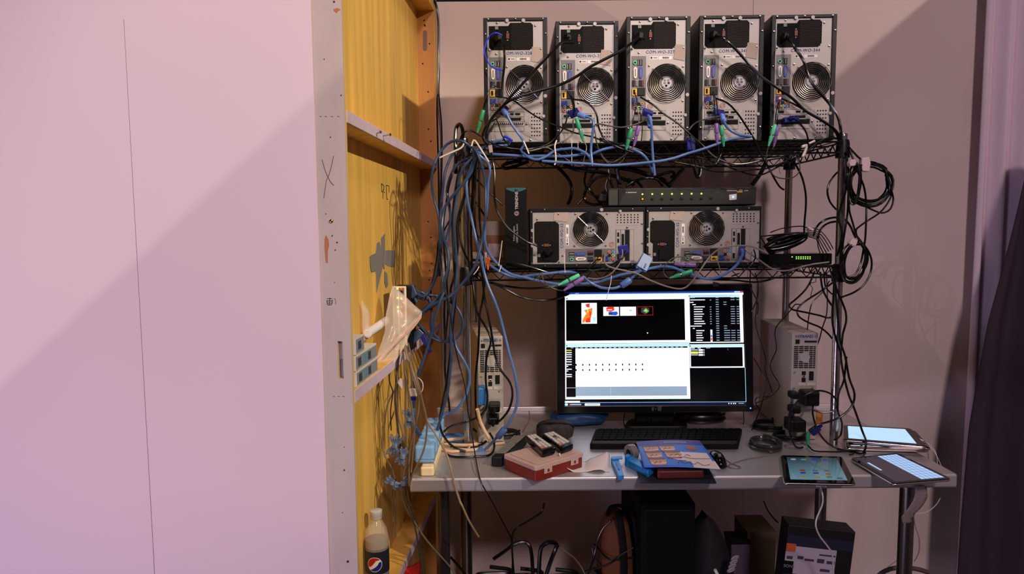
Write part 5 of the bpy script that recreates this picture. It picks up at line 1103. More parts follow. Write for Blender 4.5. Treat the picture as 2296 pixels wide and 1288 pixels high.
C('bright blue plastic cord looped beside the first tower', VIVID, .0022, 2.035, [(1126, 80), (1118, 75), (1110, 74), (1101, 78), (1094, 87), (1087, 105), (1086, 120), (1092, 135), (1100, 147), (1110, 154), (1127, 158)], None, 'cord', 'cord')
G4 = 'thin black cables from the tower ports'
def th(lab, pts, r=.0024, m=CABB, Y=2.04, g=G4): return C(lab, m, r, Y, pts, g)
th('thin black cable from the first tower ports across to the second tower slots', [(1119, 218, 2.07), (1135, 220), (1155, 228), (1183, 249), (1216, 269), (1256, 285), (1292, 299), (1331, 308), (1360, 320), (1400, 330)])
th('thin black cable rising from the green plug to the first tower ports', [(1118, 196, 2.07), (1108, 193), (1098, 200), (1092, 215), (1086, 232), (1083, 246)], .0018)
th('thin black cable dropping from the second tower jacks to the blue plug', [(1272, 204, 2.07), (1278, 215), (1284, 232), (1287, 255)], .0022)
th('second thin cable dropping from the second tower jacks', [(1276, 206, 2.07), (1286, 228), (1289, 246), (1290, 262)], .0018)
th('thin black cable bowing from the second tower past its perforated plate', [(1284, 223, 2.07), (1311, 227), (1331, 244), (1339, 263), (1342, 285), (1356, 312), (1385, 330), (1420, 342)], .0028)
th('thin black cable sagging in a long bow under the first two towers', [(1030, 318), (1037, 300), (1055, 293), (1080, 307), (1107, 323), (1135, 331), (1169, 335), (1200, 332), (1228, 324), (1246, 309), (1262, 290), (1270, 271), (1272, 251)], .0023)
th('pale grey cable with a silver collar under the second tower', [(1285, 268), (1285, 280), (1286, 292), (1279, 306), (1262, 317), (1243, 324), (1223, 330), (1192, 338), (1185, 337)], .0023, CABG)
th('black cable looping off the side of the first tower', [(1112, 267, 2.06), (1094, 278), (1083, 296), (1083, 312), (1090, 322), (1110, 330)], .0024)
th('short dark cable hanging below the first tower slots', [(1112, 266, 2.06), (1118, 280), (1124, 300), (1133, 316), (1143, 328)], .0018)
th('black cable from the third tower sagging to the shelf below the fourth', [(1436, 218, 2.07), (1464, 235), (1492, 258), (1520, 277), (1548, 302), (1576, 327), (1604, 353), (1640, 367), (1673, 367), (1715, 358), (1749, 354)], .0028)
th('black cable from the fourth tower dropping past the fifth to below the shelf', [(1606, 221, 2.07), (1632, 232), (1654, 255), (1676, 288), (1693, 316), (1708, 350), (1722, 374), (1736, 400), (1748, 419), (1758, 426)], .0030)
th('thin cable from the glowing port of the fifth tower to the post', [(1752, 221, 2.06), (1777, 232), (1802, 246), (1827, 260), (1855, 277), (1875, 300), (1880, 315)], .0026)
th('grey cable arcing around the blue plug of the fourth tower', [(1545, 292), (1552, 282), (1565, 273), (1591, 265), (1617, 260), (1630, 259), (1632, 264), (1622, 268)], .0022, mat('brown_grey_cable', (72, 66, 62), .35))
th('thin dark cable dropping in a loop below the gap of the third and fourth towers', [(1548, 304), (1550, 330), (1559, 354), (1572, 372), (1589, 378), (1603, 371), (1611, 359), (1617, 345), (1622, 330)], .0014)
th('second thin dark cable looping beside it below the fourth tower', [(1548, 306), (1562, 318), (1572, 335), (1581, 355), (1593, 371), (1606, 367), (1611, 350), (1612, 326)], .0014, Y=2.03)
th('thin cable from the fourth tower jacks to the purple plug', [(1597, 206, 2.07), (1601, 220), (1603, 245), (1606, 277)], .0015)
th('thin cable from the fourth tower jacks to the green plug', [(1599, 206, 2.07), (1606, 226), (1609, 250), (1616, 282)], .0015)
th('thin cable from the third tower jacks to the green plug', [(1424, 208, 2.07), (1428, 232), (1422, 256), (1416, 288)], .0014)
th('thin grey cable from the third tower jacks to the purple plug', [(1424, 220, 2.07), (1427, 236), (1432, 258), (1432, 283)], .0017, CABG)
th('dark cable hanging beside the purple plug of the third tower', [(1434, 240), (1437, 262), (1440, 290), (1438, 316)], .0014)
th('grey-brown cable swagged from the second tower to the third blue plug', [(1335, 280), (1345, 278), (1370, 283), (1393, 286), (1420, 281), (1440, 273), (1450, 266)], .0024, mat('brown_grey_cable', (72, 66, 62), .35), 2.02)
th('thin cable looping below the green plug of the second tower', [(1309, 318), (1315, 328), (1313, 345), (1309, 358), (1308, 368), (1302, 373), (1290, 371), (1270, 357), (1250, 344), (1230, 332), (1215, 330)], .0014, CABG)
th('thin pale cable looping down to the third tower purple plug', [(1421, 326), (1412, 338), (1398, 350), (1380, 362), (1370, 364), (1358, 358), (1345, 340), (1338, 318), (1333, 290)], .0015, mat('brown_grey_cable', (72, 66, 62), .35))
th('thin pale cable looping down to the third tower green plug', [(1404, 334), (1402, 350), (1392, 364), (1382, 369), (1368, 368), (1350, 352), (1340, 330), (1334, 305)], .0013, mat('brown_grey_cable', (72, 66, 62), .35), 2.05)
th('black cable sliding across the shelf edge under the second and third towers', [(1345, 310), (1362, 316), (1395, 325), (1430, 335), (1460, 348), (1490, 359), (1531, 367), (1565, 374), (1600, 384), (1642, 385), (1685, 381), (1714, 379), (1740, 371), (1765, 360)], .0026, Y=2.055)
th('black cable hanging lower below the shelf edge under the fourth and fifth towers', [(1560, 352), (1589, 359), (1625, 371), (1659, 384), (1693, 393), (1714, 390), (1748, 372), (1770, 358), (1785, 350)], .0026, Y=2.06)
th('black cable lying along the shelf edge to the white tie', [(1680, 366), (1720, 359), (1758, 354), (1772, 362), (1790, 352), (1806, 338), (1830, 322), (1850, 312), (1868, 307), (1882, 309)], .0030, Y=2.065)
th('second black cable lying along the shelf edge to the post', [(1765, 358), (1795, 352), (1812, 338), (1838, 318), (1858, 310), (1880, 312)], .0026, Y=2.05)
th('black cable with the navy plug curving off the fifth tower', [(1772, 268, 2.07), (1782, 268), (1793, 277), (1805, 292), (1811, 309), (1811, 325), (1800, 342)], .0026)
th('thin looping cord of the fifth tower hanging below the shelf', [(1723, 328), (1718, 354), (1724, 378), (1736, 395), (1757, 401), (1779, 398), (1793, 384), (1792, 366), (1784, 354), (1774, 350)], .0017, mat('brown_grey_cable', (72, 66, 62), .35))
th('thin cord from the fifth tower purple plug into the shelf', [(1736, 328), (1728, 340), (1722, 352), (1728, 362)], .0013)
th('thin cord falling from the glowing port to the mint plug of the fifth tower', [(1747, 226, 2.07), (1742, 243), (1739, 262), (1737, 280)], .0016)
th('thin cord falling from the glowing port to the purple plug of the fifth tower', [(1748, 226, 2.07), (1746, 245), (1743, 268), (1743, 284)], .0014)
for lab, a, b, m in (('green round plug pair dangling beside the first tower', (1084, 247), (1070, 298), GREENP), ('bright green round plug pair hanging from the second tower', (1292, 265), (1309, 319), GREENP), ('green round plug pair hanging before the third tower', (1415, 288), (1404, 336), GREENP), ('purple round plug pair hanging before the third tower', (1432, 283), (1421, 328), PURP), ('purple round plug pair in the gap before the fourth tower', (1606, 277), (1608, 324), PURP), ('green round plug pair hanging before the fourth tower', (1616, 282), (1623, 329), GREENP), ('mint round plug pair hanging before the fifth tower', (1738, 280), (1723, 328), MINTP), ('lilac round plug pair behind the mint one at the fifth tower', (1743, 284), (1735, 329), PURP)):
    ps2(lab, a, b, m, 2.025 if 'behind' not in lab else 2.04)
# blue video cables of the towers and along the top shelf
G5 = 'thick blue cables along the top shelf'
def vga(lab, plug_a, plug_b, sl_a, sl_b, pts, m=BLUEC):
    o = C(lab, m, .0040, 2.03, pts, G5, jit=.004)
    plug(o, (*plug_a, 2.075), (*plug_b, 2.05), .032, .016, NAVYP if m is BLUEC else m, 'video_plug', .002); sleeve(o, (*sl_a, 2.05), (*sl_b, 2.03), .0080, BLUEP); return o
vga('blue video cable of the first tower dropping to the shelf', (1124, 245), (1132, 249), (1127, 246), (1138, 260), [(1136, 256), (1147, 278), (1162, 299), (1173, 315), (1175, 327), (1168, 336), (1175, 345), (1190, 355), (1207, 358), (1228, 349), (1246, 337), (1270, 334), (1289, 333), (1311, 342), (1322, 352)])
vga('blue video cable of the second tower bending straight down', (1284, 250), (1290, 258), (1296, 257), (1314, 262), [(1312, 261), (1322, 264), (1329, 270), (1331, 284), (1327, 311), (1325, 337), (1328, 372)])
vga('blue video cable of the third tower hanging straight through the shelf', (1452, 250), (1452, 257), (1455, 262), (1458, 286), [(1453, 258), (1457, 268), (1461, 290), (1462, 320), (1464, 354), (1468, 394)])
vga('blue video cable of the fourth tower turning back along the shelf', (1610, 250), (1614, 260), (1618, 258), (1624, 274), [(1621, 268), (1629, 284), (1642, 295), (1660, 303), (1685, 306), (1672, 308), (1634, 313), (1608, 323), (1574, 335), (1540, 345), (1514, 354), (1482, 361), (1448, 365), (1405, 369), (1362, 371), (1311, 367), (1254, 364), (1215, 361)])
o = MB(); mbp = thing('video_plug', 'navy video plug in the slot of the fifth tower', 'plug', tuple(at(1772, 268, 2.06))); plug(mbp, (1756, 270, 2.072), (1790, 268, 2.072), .016, .02, NAVYP, 'plug_body', .002); sleeve(mbp, (1770, 264, 2.06), (1782, 264, 2.05), .006, NAVYP, 'strain_relief')
C('blue cable lying along the shelf edge from the corner bundle', BLUEC, .0042, 2.045, [(1056, 336), (1079, 344), (1122, 347), (1153, 349), (1184, 351), (1215, 350), (1262, 351), (1294, 348), (1316, 345), (1324, 358), (1327, 368)], G5)
C('blue cable rising and falling along the shelf edge under the third tower', BLUEC, .0040, 2.04, [(1328, 346), (1345, 338), (1362, 333), (1393, 328), (1414, 333), (1439, 345), (1453, 361), (1464, 386)], G5)
C('blue cable coiled on the shelf corner below the first tower', BLUEC, .0042, 2.055, [(1060, 340), (1078, 334), (1095, 326), (1112, 318), (1128, 314), (1142, 320), (1135, 326), (1110, 328), (1090, 334)], G5)
C('vivid blue cord end lying under the first tower', VIVID, .004, 2.05, [(1130, 306), (1138, 309), (1148, 316)], None, 'cord', 'cord')
o = thing('video_plug', 'dark navy plug hanging in the gap between the third and fourth towers', 'plug', tuple(at(1548, 325, 2.06))); plug(o, (1548, 310, 2.06), (1549, 338, 2.06), .026, .016, NAVYP, 'plug_body', .002); sleeve(o, (1540, 308, 2.06), (1545, 308, 2.055), .003, CHROME, 'thumb_screw')
# white ties
GT = 'white nylon ties'
def tie(lab, pts, w=.0022, Y=2.03, m=TIE): return C(lab, m, w, Y, pts, GT, 'cable tie', 'cable_tie', jit=.002, n=6)
tie('long white tie tail pointing from the bundle toward the plywood', [(986, 354), (1008, 344), (1034, 332), (1040, 322)], .0026, 1.99)
tie('white tie clasped on the shelf corner above the bundle', [(1057, 328), (1062, 314), (1070, 322), (1084, 344), (1096, 363)], .0024, 1.99)
tie('white tie clip wrapped on the shelf edge under the gap of the first two towers', [(1248, 315), (1244, 328), (1246, 348), (1246, 364), (1243, 370)], .0022, 2.03)
tie('thin white tie standing at the shelf edge under the second tower', [(1282, 313), (1282, 340), (1282, 372)], .0011, 2.04)
tie('short pale tie beside it under the second tower', [(1296, 314), (1296, 334)], .0014, 2.04)
tie('white tie tail leaning under the first tower', [(1174, 316), (1180, 330), (1186, 345)], .0020, 2.02)
tie('bright white tie gripping the cables near the post below the fifth tower', [(1798, 330), (1808, 326), (1806, 338), (1800, 352)], .0042, 2.03)
tie('white tie tail lying on the shelf edge near the post', [(1814, 322), (1827, 316)], .0032, 2.03)
tie('white tie at the corner of the middle shelf', [(1062, 616), (1070, 606), (1074, 598)], .0016, 2.0)
tie('pale tie around the two blue cables beside the orange clip', [(1119, 610), (1122, 602), (1124, 595)], .0014, 2.01)
tie('white lead hanging before the ports of the first lying computer', [(1266, 568), (1266, 588), (1266, 594), (1267, 612)], .0010, 2.03, CABW)
tie('thin white tail hanging over the top edge of the monitor', [(1371, 618), (1369, 636), (1365, 650), (1359, 674)], .0010, 1.96, CABW)
tie('white tie tail leaning on the tall black box', [(1126, 540), (1122, 570), (1118, 596)], .0012, 2.02)
# ---------------------------------------------------------------- cables behind and below the top shelf
G6 = 'dark cables piled above the switch unit'
def dk(lab, pts, r=.0042, Y=2.3): return C(lab, CABB, r, Y, pts, G6)
dk('thick dark cable bowing down beyond the tall black box', [(1160, 352), (1229, 365), (1250, 376), (1265, 390), (1277, 406), (1282, 424), (1279, 445), (1273, 458)], .0058)
dk('dark cable looping under the shelf corner beside the tall black box', [(1170, 360), (1140, 366), (1126, 372), (1133, 378), (1155, 373), (1185, 362)], .006, 2.25)
dk('dark cable arching from the shelf onto the switch unit', [(1263, 369), (1291, 380), (1318, 384), (1350, 387), (1376, 395), (1403, 403), (1422, 416)], .0058, 2.25)
dk('dark cable falling straight beside the switch unit', [(1316, 374), (1310, 408), (1314, 421), (1310, 441), (1295, 459)], .0036)
dk('dark cable crossing down to the foot of the switch unit', [(1341, 376), (1328, 395), (1320, 415), (1325, 429), (1336, 442), (1346, 456)], .0044, 2.28)
dk('dark cable rounding a wide loop left of the switch unit', [(1361, 394), (1341, 398), (1325, 411), (1312, 429), (1310, 442), (1315, 454), (1331, 459), (1350, 458)], .0044, 2.22)
dk('dark cable slanting down onto the left end of the switch unit', [(1365, 377), (1366, 395), (1371, 412), (1376, 422)], .0042, 2.2)
dk('thick dark cable dropping straight onto the switch unit', [(1383, 378), (1387, 403), (1389, 420)], .0074, 2.22)
dk('thick dark cable sweeping along over the switch unit', [(1389, 376), (1422, 382), (1461, 395), (1487, 404), (1504, 418)], .0076, 2.24)
dk('dark cable hooking up above the middle of the switch unit', [(1462, 398), (1487, 390), (1506, 385), (1512, 391), (1505, 398)], .0046, 2.2)
dk('shiny dark cable arching low over the switch lights', [(1404, 418), (1420, 408), (1435, 402), (1455, 399), (1474, 403), (1486, 418)], .0042, 2.18)
dk('dark cable crossing under the arch over the switch lights', [(1398, 406), (1412, 402), (1430, 409), (1440, 420)], .004, 2.2)
dk('thick dark cable slanting up from the switch to the fourth tower', [(1500, 416), (1523, 388), (1545, 362)], .0056, 2.16)
dk('thick dark strap dangling in a narrow loop under the fourth tower', [(1553, 356), (1558, 380), (1563, 397), (1569, 394), (1571, 376), (1570, 358)], .0056, 2.12)
dk('thick dark cable slanting from the shelf to the end of the switch unit', [(1722, 352), (1706, 388), (1686, 416)], .0066, 2.2)
dk('thin dark cable circling beside the black plug of the switch unit', [(1362, 402), (1358, 418), (1362, 434), (1352, 440), (1330, 438), (1318, 430)], .0030, 2.16)
c = at(1350, 443, 2.16); o = thing('power_plug', 'black power plug at the near end of the switch unit', 'plug', tuple(c)); plug(o, (1341, 443, 2.16), (1362, 446, 2.16), .026, .024, BLK, 'plug_body', .004); sleeve(o, (1334, 441, 2.16), (1342, 442, 2.16), .005, BLK, 'strain_relief')
# ---------------------------------------------------------------- around the middle shelf
G7 = 'loose cables below the middle shelf'
def md(lab, pts, m=CABB, r=.0024, Y=2.035): return C(lab, m, r, Y, pts, G7)
ps2('green round plug pair lying aslant over the monitor corner', (1299, 617), (1252, 640), MINTP, 2.0); ps2('purple round plug pair lying aslant over the monitor corner', (1308, 623), (1264, 652), PURP, 1.985)
ps2('purple round plug pair under the second lying computer', (1560, 595), (1512, 593), PURP, 2.03); ps2('green round plug pair under the second lying computer', (1552, 608), (1501, 624), GREENP, 2.015)
md('thin brown-grey cord looping into the green plug over the monitor', [(1212, 612), (1207, 622), (1213, 632), (1224, 640), (1252, 640)], mat('brown_grey_cable', (72, 66, 62), .35), .0015, 2.01)
md('thin brown-grey cord looping into the purple plug over the monitor', [(1216, 612), (1218, 628), (1234, 644), (1252, 651), (1264, 652)], mat('brown_grey_cable', (72, 66, 62), .35), .0015, 2.0)
md('dark cord making a ring around the second pair of plugs', [(1499, 624), (1490, 616), (1488, 605), (1493, 593), (1506, 581), (1524, 576), (1549, 580), (1565, 588), (1563, 599), (1554, 607)], mat('brown_grey_cable', (72, 66, 62), .35), .0016, 2.01)
md('long grey cable drooping over the monitor and rising to the lying computer', [(1356, 570, 2.06), (1356, 590), (1370, 600), (1400, 607), (1426, 613), (1458, 629), (1499, 644), (1529, 648), (1546, 638), (1562, 618), (1577, 596), (1595, 572), (1615, 558), (1635, 553), (1660, 551), (1685, 553), (1708, 562), (1722, 570)], CABG, .0025, 1.985)
md('grey cable swinging from the lying computer to the shelf post', [(1666, 556, 2.06), (1681, 568), (1706, 586), (1731, 603), (1756, 608), (1779, 604), (1800, 598), (1822, 593), (1859, 588)], CABG, .0025, 2.04)
md('black cable sagging under the shelf beyond the monitor', [(1560, 622), (1590, 627), (1615, 628), (1648, 629), (1698, 633), (1739, 623), (1779, 606), (1800, 596)], CABB, .0030, 2.10)
md('black cable curving under the shelf from the corner to the monitor', [(1062, 615), (1077, 626), (1112, 637), (1147, 644), (1182, 647), (1225, 645), (1260, 640)], CABB, .0034, 2.12)
md('second black cable sagging deeper from the corner to behind the monitor', [(1062, 618), (1077, 626), (1105, 636), (1130, 647), (1165, 665), (1199, 673), (1234, 673), (1262, 666)], CABB, .0036, 2.10)
md('black cable on the middle shelf edge below the lying computers', [(1098, 586), (1126, 588), (1165, 593), (1199, 602), (1234, 612), (1286, 616), (1321, 609), (1365, 600), (1391, 586), (1398, 572)], CABB, .0030, 2.05)
md('thin black cable from the lying computer jack to the shelf below', [(1345, 572, 2.06), (1338, 582), (1325, 596), (1318, 606)], CABB, .0018)
md('grey cable with a silver collar at the slot of the first lying computer', [(1395, 560, 2.06), (1396, 572), (1390, 590), (1380, 604), (1365, 618), (1340, 626), (1318, 624)], CABG, .0020)
md('black cable with a metal collar from the slot of the first lying computer', [(1402, 562, 2.06), (1400, 574), (1385, 586), (1370, 596), (1355, 604)], CABB, .0026)
md('thin grey cable from the jack of the second lying computer', [(1530, 565, 2.06), (1527, 580), (1528, 600), (1527, 612)], CABG, .0014)
md('dark cable curling out of the second lying computer', [(1535, 572, 2.06), (1556, 570), (1574, 574), (1580, 584), (1572, 592)], CABB, .0018)
md('short grey cable crossing the shelf edge under the second lying computer', [(1600, 576), (1608, 586), (1614, 602), (1616, 612)], CABG, .0014)
md('dark cable bending under the shelf edge near the network switch', [(1690, 560, 2.06), (1694, 574), (1690, 586), (1678, 600), (1660, 612), (1640, 620)], CABB, .0022)
o = thing('video_plug', 'navy video plug in the slot of the first lying computer', 'plug', tuple(at(1395, 560, 2.06))); plug(o, (1386, 562, 2.072), (1408, 558, 2.072), .03, .02, NAVYP, 'plug_body', .003)
c = at(1606, 633, 2.29); o = thing('paper_flag', 'small brown paper tab stuck at the top of the monitor', 'label'.replace('label', 'tag'), tuple(c)); mb = MB(); mb.slab([at(x, y, 2.29) for x, y in ((1598, 632), (1613, 635), (1611, 642), (1599, 643))], .0008, (0, -1, 0)); mb.build('paper', mat('brown_paper_tab', (84, 72, 64), .7), o, w=True)
for x, y, lab in ((1346, 563, 'small glowing orange port light of the first lying computer'), (1605, 559, 'small glowing orange port light of the second lying computer'), (1750, 220, 'small glowing red port light of the fifth tower')):
    c = at(x, y, 2.072); mb = MB(); mb.tube([c + Vector((0, .004, 0)), c, c - Vector((0, .0015, 0))], [.0030, .0030, .0012], 12); tag(mb.build('port_light', led('port_glow', (255, 90, 40), 5)), lab, 'light')
# ---------------------------------------------------------------- coils and cords at the right
def coil(label, cx, cy, rx, ry, turns, Y, r, tiltd=0, jit=3.5, dY=.02, group='coiled black cables', tail0=None, tail1=None, m=CABB, a0=0, floor=None):
    rnd = random.Random(int(cx*7 + cy)); P = []; n = int(turns*14); t = math.radians(tiltd)
    for i in range(n + 1):
        a = a0 + 2*PI*turns*i/n; tn = int(turns*i/n)
        kx = rx + jit*math.sin(tn*2.1 + .7*math.sin(a)); ky = ry + jit*math.cos(tn*1.7 + .5)
        x, y = kx*math.cos(a), ky*math.sin(a)
        P.append((cx + x*math.cos(t) - y*math.sin(t) + jit*.5*math.sin(tn*3.3), cy + x*math.sin(t) + y*math.cos(t) + jit*.5*math.cos(tn*2.7), Y + dY*(i/n - .5) + .004*math.sin(3*a + tn)))
    P = (tail0 or []) + P + (tail1 or [])
    return C(label, m, r, Y, P, group, 'cable', 'coiled_cable', jit=0, floor=floor)
def wrap(o, pts, Y, m, nm='tape_tie', t=.010):
    mb = MB(); mb.slab([at(x, y, Y - t) for x, y in pts], t*2, (0, 1, 0)); return mb.build(nm, m, o, w=True, bevel=.002)
o = coil('large coil of black cable with a white tape tag hanging off the post', 1949, 412, 47, 44, 5.25, 2.06, .0030, 8, 6, tail0=[(1903, 330, 2.08), (1916, 344, 2.07), (1934, 360, 2.06), (1962, 368, 2.05), (1985, 380, 2.05)], a0=-.7)
wrap(o, [(1934, 354), (1950, 352), (1953, 366), (1950, 385), (1934, 384), (1932, 368)], 2.06, TAPEW)
o = coil('narrow coil of black cable with a white tape tag close to the post', 1916, 411, 12, 44, 4.0, 2.05, .0030, 4, 3, tail0=[(1905, 334, 2.08), (1911, 352, 2.06)], a0=-1.6)
wrap(o, [(1905, 366), (1909, 358), (1918, 357), (1921, 364), (1918, 372), (1907, 373)], 2.05, TAPEW)
C('black cord leaving the large coil downward in a wide curl', CABB, .0028, 2.05, [(1985, 392), (1997, 423), (2003, 446), (1997, 468), (1983, 477), (1969, 476), (1944, 465), (1922, 452), (1908, 440)], 'coiled black cables')
C('black cord from the large coil swinging down to the lower coil', CABB, .0028, 2.06, [(1990, 400), (1999, 434), (1986, 462), (1969, 480), (1944, 496), (1926, 509), (1919, 517), (1921, 530)], 'coiled black cables')
C('black cord hanging from the narrow coil straight to the lower coil', CABB, .0030, 2.045, [(1915, 370), (1929, 398), (1938, 423), (1942, 455), (1942, 491), (1940, 535), (1936, 559), (1930, 590), (1918, 615), (1904, 622)], 'coiled black cables')
C('black cord dropping between the post and the narrow coil', CABB, .0030, 2.06, [(1905, 440), (1904, 470), (1912, 500), (1921, 530), (1934, 552), (1941, 585), (1932, 612)], 'coiled black cables')
o = coil('lower coil of black cable with a pale tape tag at the middle shelf corner', 1915, 586, 26, 44, 3.6, 2.05, .0031, 14, 5, a0=-1.2, tail0=[(1918, 526, 2.06)])
wrap(o, [(1905, 546), (1912, 535), (1924, 540), (1920, 551), (1910, 553)], 2.05, TAPEW)
C('black cord in one big round loop beside the lower coil', CABB, .0030, 2.045, [(1933, 545), (1945, 560), (1954, 583), (1952, 611), (1938, 638), (1915, 656), (1887, 667, 2.06)], 'coiled black cables')
C('black cord bulging out on the shelf side of the post', CABB, .0030, 2.13, [(1884, 384), (1876, 388), (1861, 407), (1855, 429), (1861, 453), (1874, 469), (1884, 476)], 'cords around the post')
C('black cord winding down the front of the post', CABB, .0032, 2.062, [(1898, 350), (1900, 390), (1896, 430), (1886, 460), (1880, 490), (1888, 520), (1884, 550), (1876, 575)], 'cords around the post')
C('black cord hugging the outer side of the post', CABB, .0032, 2.08, [(1897, 340), (1902, 380), (1902, 430), (1900, 480), (1894, 520), (1888, 560), (1890, 585)], 'cords around the post')
o = C('double black arc of cable passing behind the post at the middle shelf', CABB, .0034, 2.14, [(1824, 530), (1828, 516), (1837, 502), (1853, 492), (1871, 488), (1890, 490), (1900, 498), (1908, 510), (1913, 522), (1919, 534)], 'cords around the post')
C('inner black arc of cable behind the post at the middle shelf', CABB, .0034, 2.15, [(1834, 535), (1838, 518), (1848, 506), (1862, 499), (1876, 497)], 'cords around the post')
# bundle of wrapped thin cable lying on the network switch
for i, (dx, dy, rx, ry, tl, lab) in enumerate(((0, 0, 48, 9, -16, 'black cable bunched in a flat coil on the network switch'), (3, 6, 46, 7, -20, 'second flat bunch of black cable under it on the network switch'), (4, -9, 44, 5, -8, 'third flat bunch of black cable uppermost on the network switch'))):
    coil(lab, 1762 + dx, 541 + dy, rx, ry, 4.2, 2.14 + .03*i, .0030, tl, 3, .05, 'flat bunches on the network switch')
for i in range(6):
    C(('outermost', 'second', 'third', 'fourth', 'fifth', 'lowest')[i] + ' grey wire of the fan spreading from the tie over the network switch', mat('dark_grey_cable', (66, 62, 62), .35), .0017, 2.12 + .012*i, [(1808 + i, 516 + i*3), (1826 + i*1.0, 512 + i*5), (1844 - i*2, 522 + i*6), (1858 - i*4, 540 + i*5), (1868 - i*5, 558 + i*3)], 'grey wires over the network switch')
tie('white tie on the wire fan above the network switch', [(1812, 510), (1818, 514), (1824, 516)], .0034, 2.11)
C('thin black wire stretched above the bunched cable', CABB, .0018, 2.2, [(1727, 522), (1748, 514), (1775, 509), (1800, 508), (1815, 514)], 'thin wires above the network switch'); C('thin black wire stretched from the lying computer to the wire fan', CABB, .0020, 2.18, [(1703, 531), (1730, 528), (1765, 524), (1800, 522)], 'thin wires above the network switch'); C('thin black wire slanting from the lying computer into the bunched cable', CABB, .0020, 2.16, [(1703, 528), (1712, 542), (1720, 555), (1730, 565)], 'thin wires above the network switch')
C('black cable hanging from the top shelf to the bunched cable', CABB, .0034, 2.2, [(1774, 355), (1782, 366), (1790, 380), (1799, 400), (1806, 431), (1807, 461), (1804, 497), (1803, 524)], 'cords around the post')
C('thin pale tail twisting down from the top shelf beside the rear post', CABG, .0010, 2.1, [(1749, 352), (1748, 368), (1747, 382), (1751, 390)], 'cords around the post')
G8 = 'cords below the middle shelf at the post'
def rt(lab, pts, r=.0030, Y=2.13): return C(lab, CABB, r, Y, pts, G8)
rt('black cord folding sharply back to the post below the middle shelf', [(1827, 608), (1814, 638), (1799, 658), (1780, 675), (1770, 684), (1775, 694), (1807, 701), (1838, 708), (1856, 713), (1868, 711)])
rt('black cord swinging out and down to the post below the fold', [(1869, 633), (1838, 655), (1807, 675), (1789, 692), (1790, 709), (1811, 723), (1838, 734), (1856, 748), (1866, 760)])
rt('thin black cord hanging onto the beige computer from the shelf', [(1860, 630), (1844, 656), (1822, 678), (1814, 707), (1810, 740)], .0018)
rt('thin black cord hanging behind the beige computer by the post', [(1850, 612), (1853, 614), (1855, 669), (1853, 707), (1844, 735), (1838, 759), (1832, 775)], .0020, 2.2)
rt('thin black cord looping over to the side of the beige computer', [(1797, 684), (1783, 683), (1772, 697), (1760, 711), (1745, 727), (1738, 740), (1738, 759), (1741, 784), (1727, 818), (1735, 843), (1748, 865), (1731, 887), (1694, 905)], .0018, 2.1)
rt('black cord slanting down to the post from the shelf corner', [(1839, 610), (1844, 647), (1856, 672), (1870, 692)], .0034); rt('black cord beside it slanting to the post', [(1848, 612), (1850, 640), (1860, 655), (1868, 661)], .0026, 2.15)
rt('curly thin black wire squiggling under the network switch', [(1822, 619), (1829, 625), (1828, 633), (1818, 635), (1817, 640), (1822, 646), (1819, 658), (1818, 666)], .0011)
C('black cord crossing down the post and out over the tablets', CABB, .0034, 2.055, [(1862, 608), (1870, 628), (1876, 650), (1887, 675), (1896, 700), (1897, 723), (1890, 748), (1887, 775), (1885, 800), (1892, 843), (1904, 889), (1914, 913), (1933, 966), (1942, 993, 2.0), (1935, 1017, 1.99), (1914, 1024, 2.0), (1876, 1008, 2.03)], G8, floor=TZ + .002)
C('black cord looping out from the post and back to the plugs', CABB, .0034, 2.045, [(1872, 640), (1876, 690), (1880, 730), (1883, 764), (1895, 800), (1904, 848), (1916, 884), (1909, 913), (1885, 935), (1856, 947), (1832, 954), (1815, 968)], G8)
C('black cord crossing the post low and curling behind it', CABB, .0030, 2.05, [(1898, 800), (1892, 853), (1880, 884), (1878, 920), (1888, 949), (1885, 976), (1871, 987)], G8)
C('black cord in a big ring before the beige computer and the post', CABB, .0030, 2.05, [(1800, 1010), (1784, 1003), (1770, 969), (1768, 940), (1774, 920), (1796, 894), (1832, 877), (1863, 884), (1878, 906), (1868, 923), (1839, 925), (1820, 918)], G8, floor=TZ + .002)
C('black cord curving from the power adapter over the table to the tablets', CABB, .0030, 2.04, [(1823, 910, 2.09), (1823, 933), (1835, 969), (1856, 995), (1880, 1007), (1914, 1022, 2.0), (1905, 1030, 1.98)], G8, floor=TZ + .002)
C('thin black cord trailing across the tablet stack front', CABB, .0024, 2.0, [(1812, 1000, 2.05), (1825, 1019), (1851, 1027), (1880, 1030), (1902, 1024), (1918, 1028), (1940, 1030), (1930, 1050, 1.93)], G8, floor=TZ + .008)
rt('black cord hanging straight down the front of the post to the table', [(1872, 600), (1869, 660), (1866, 720), (1876, 765), (1884, 790), (1886, 800)], .0034, 2.06)
ps2('faint green round plug pair standing among the cords by the post', (1811, 972), (1812, 1002), GREENP, 2.08)
o = thing('video_plug', 'navy plug tangled among the cords at the post foot', 'plug', tuple(at(1832, 965, 2.08))); plug(o, (1818, 972, 2.08), (1836, 958, 2.08), .022, .016, NAVYP, 'plug_body', .002); sleeve(o, (1836, 958, 2.08), (1842, 953, 2.08), .006, NAVYP, 'strain_relief')
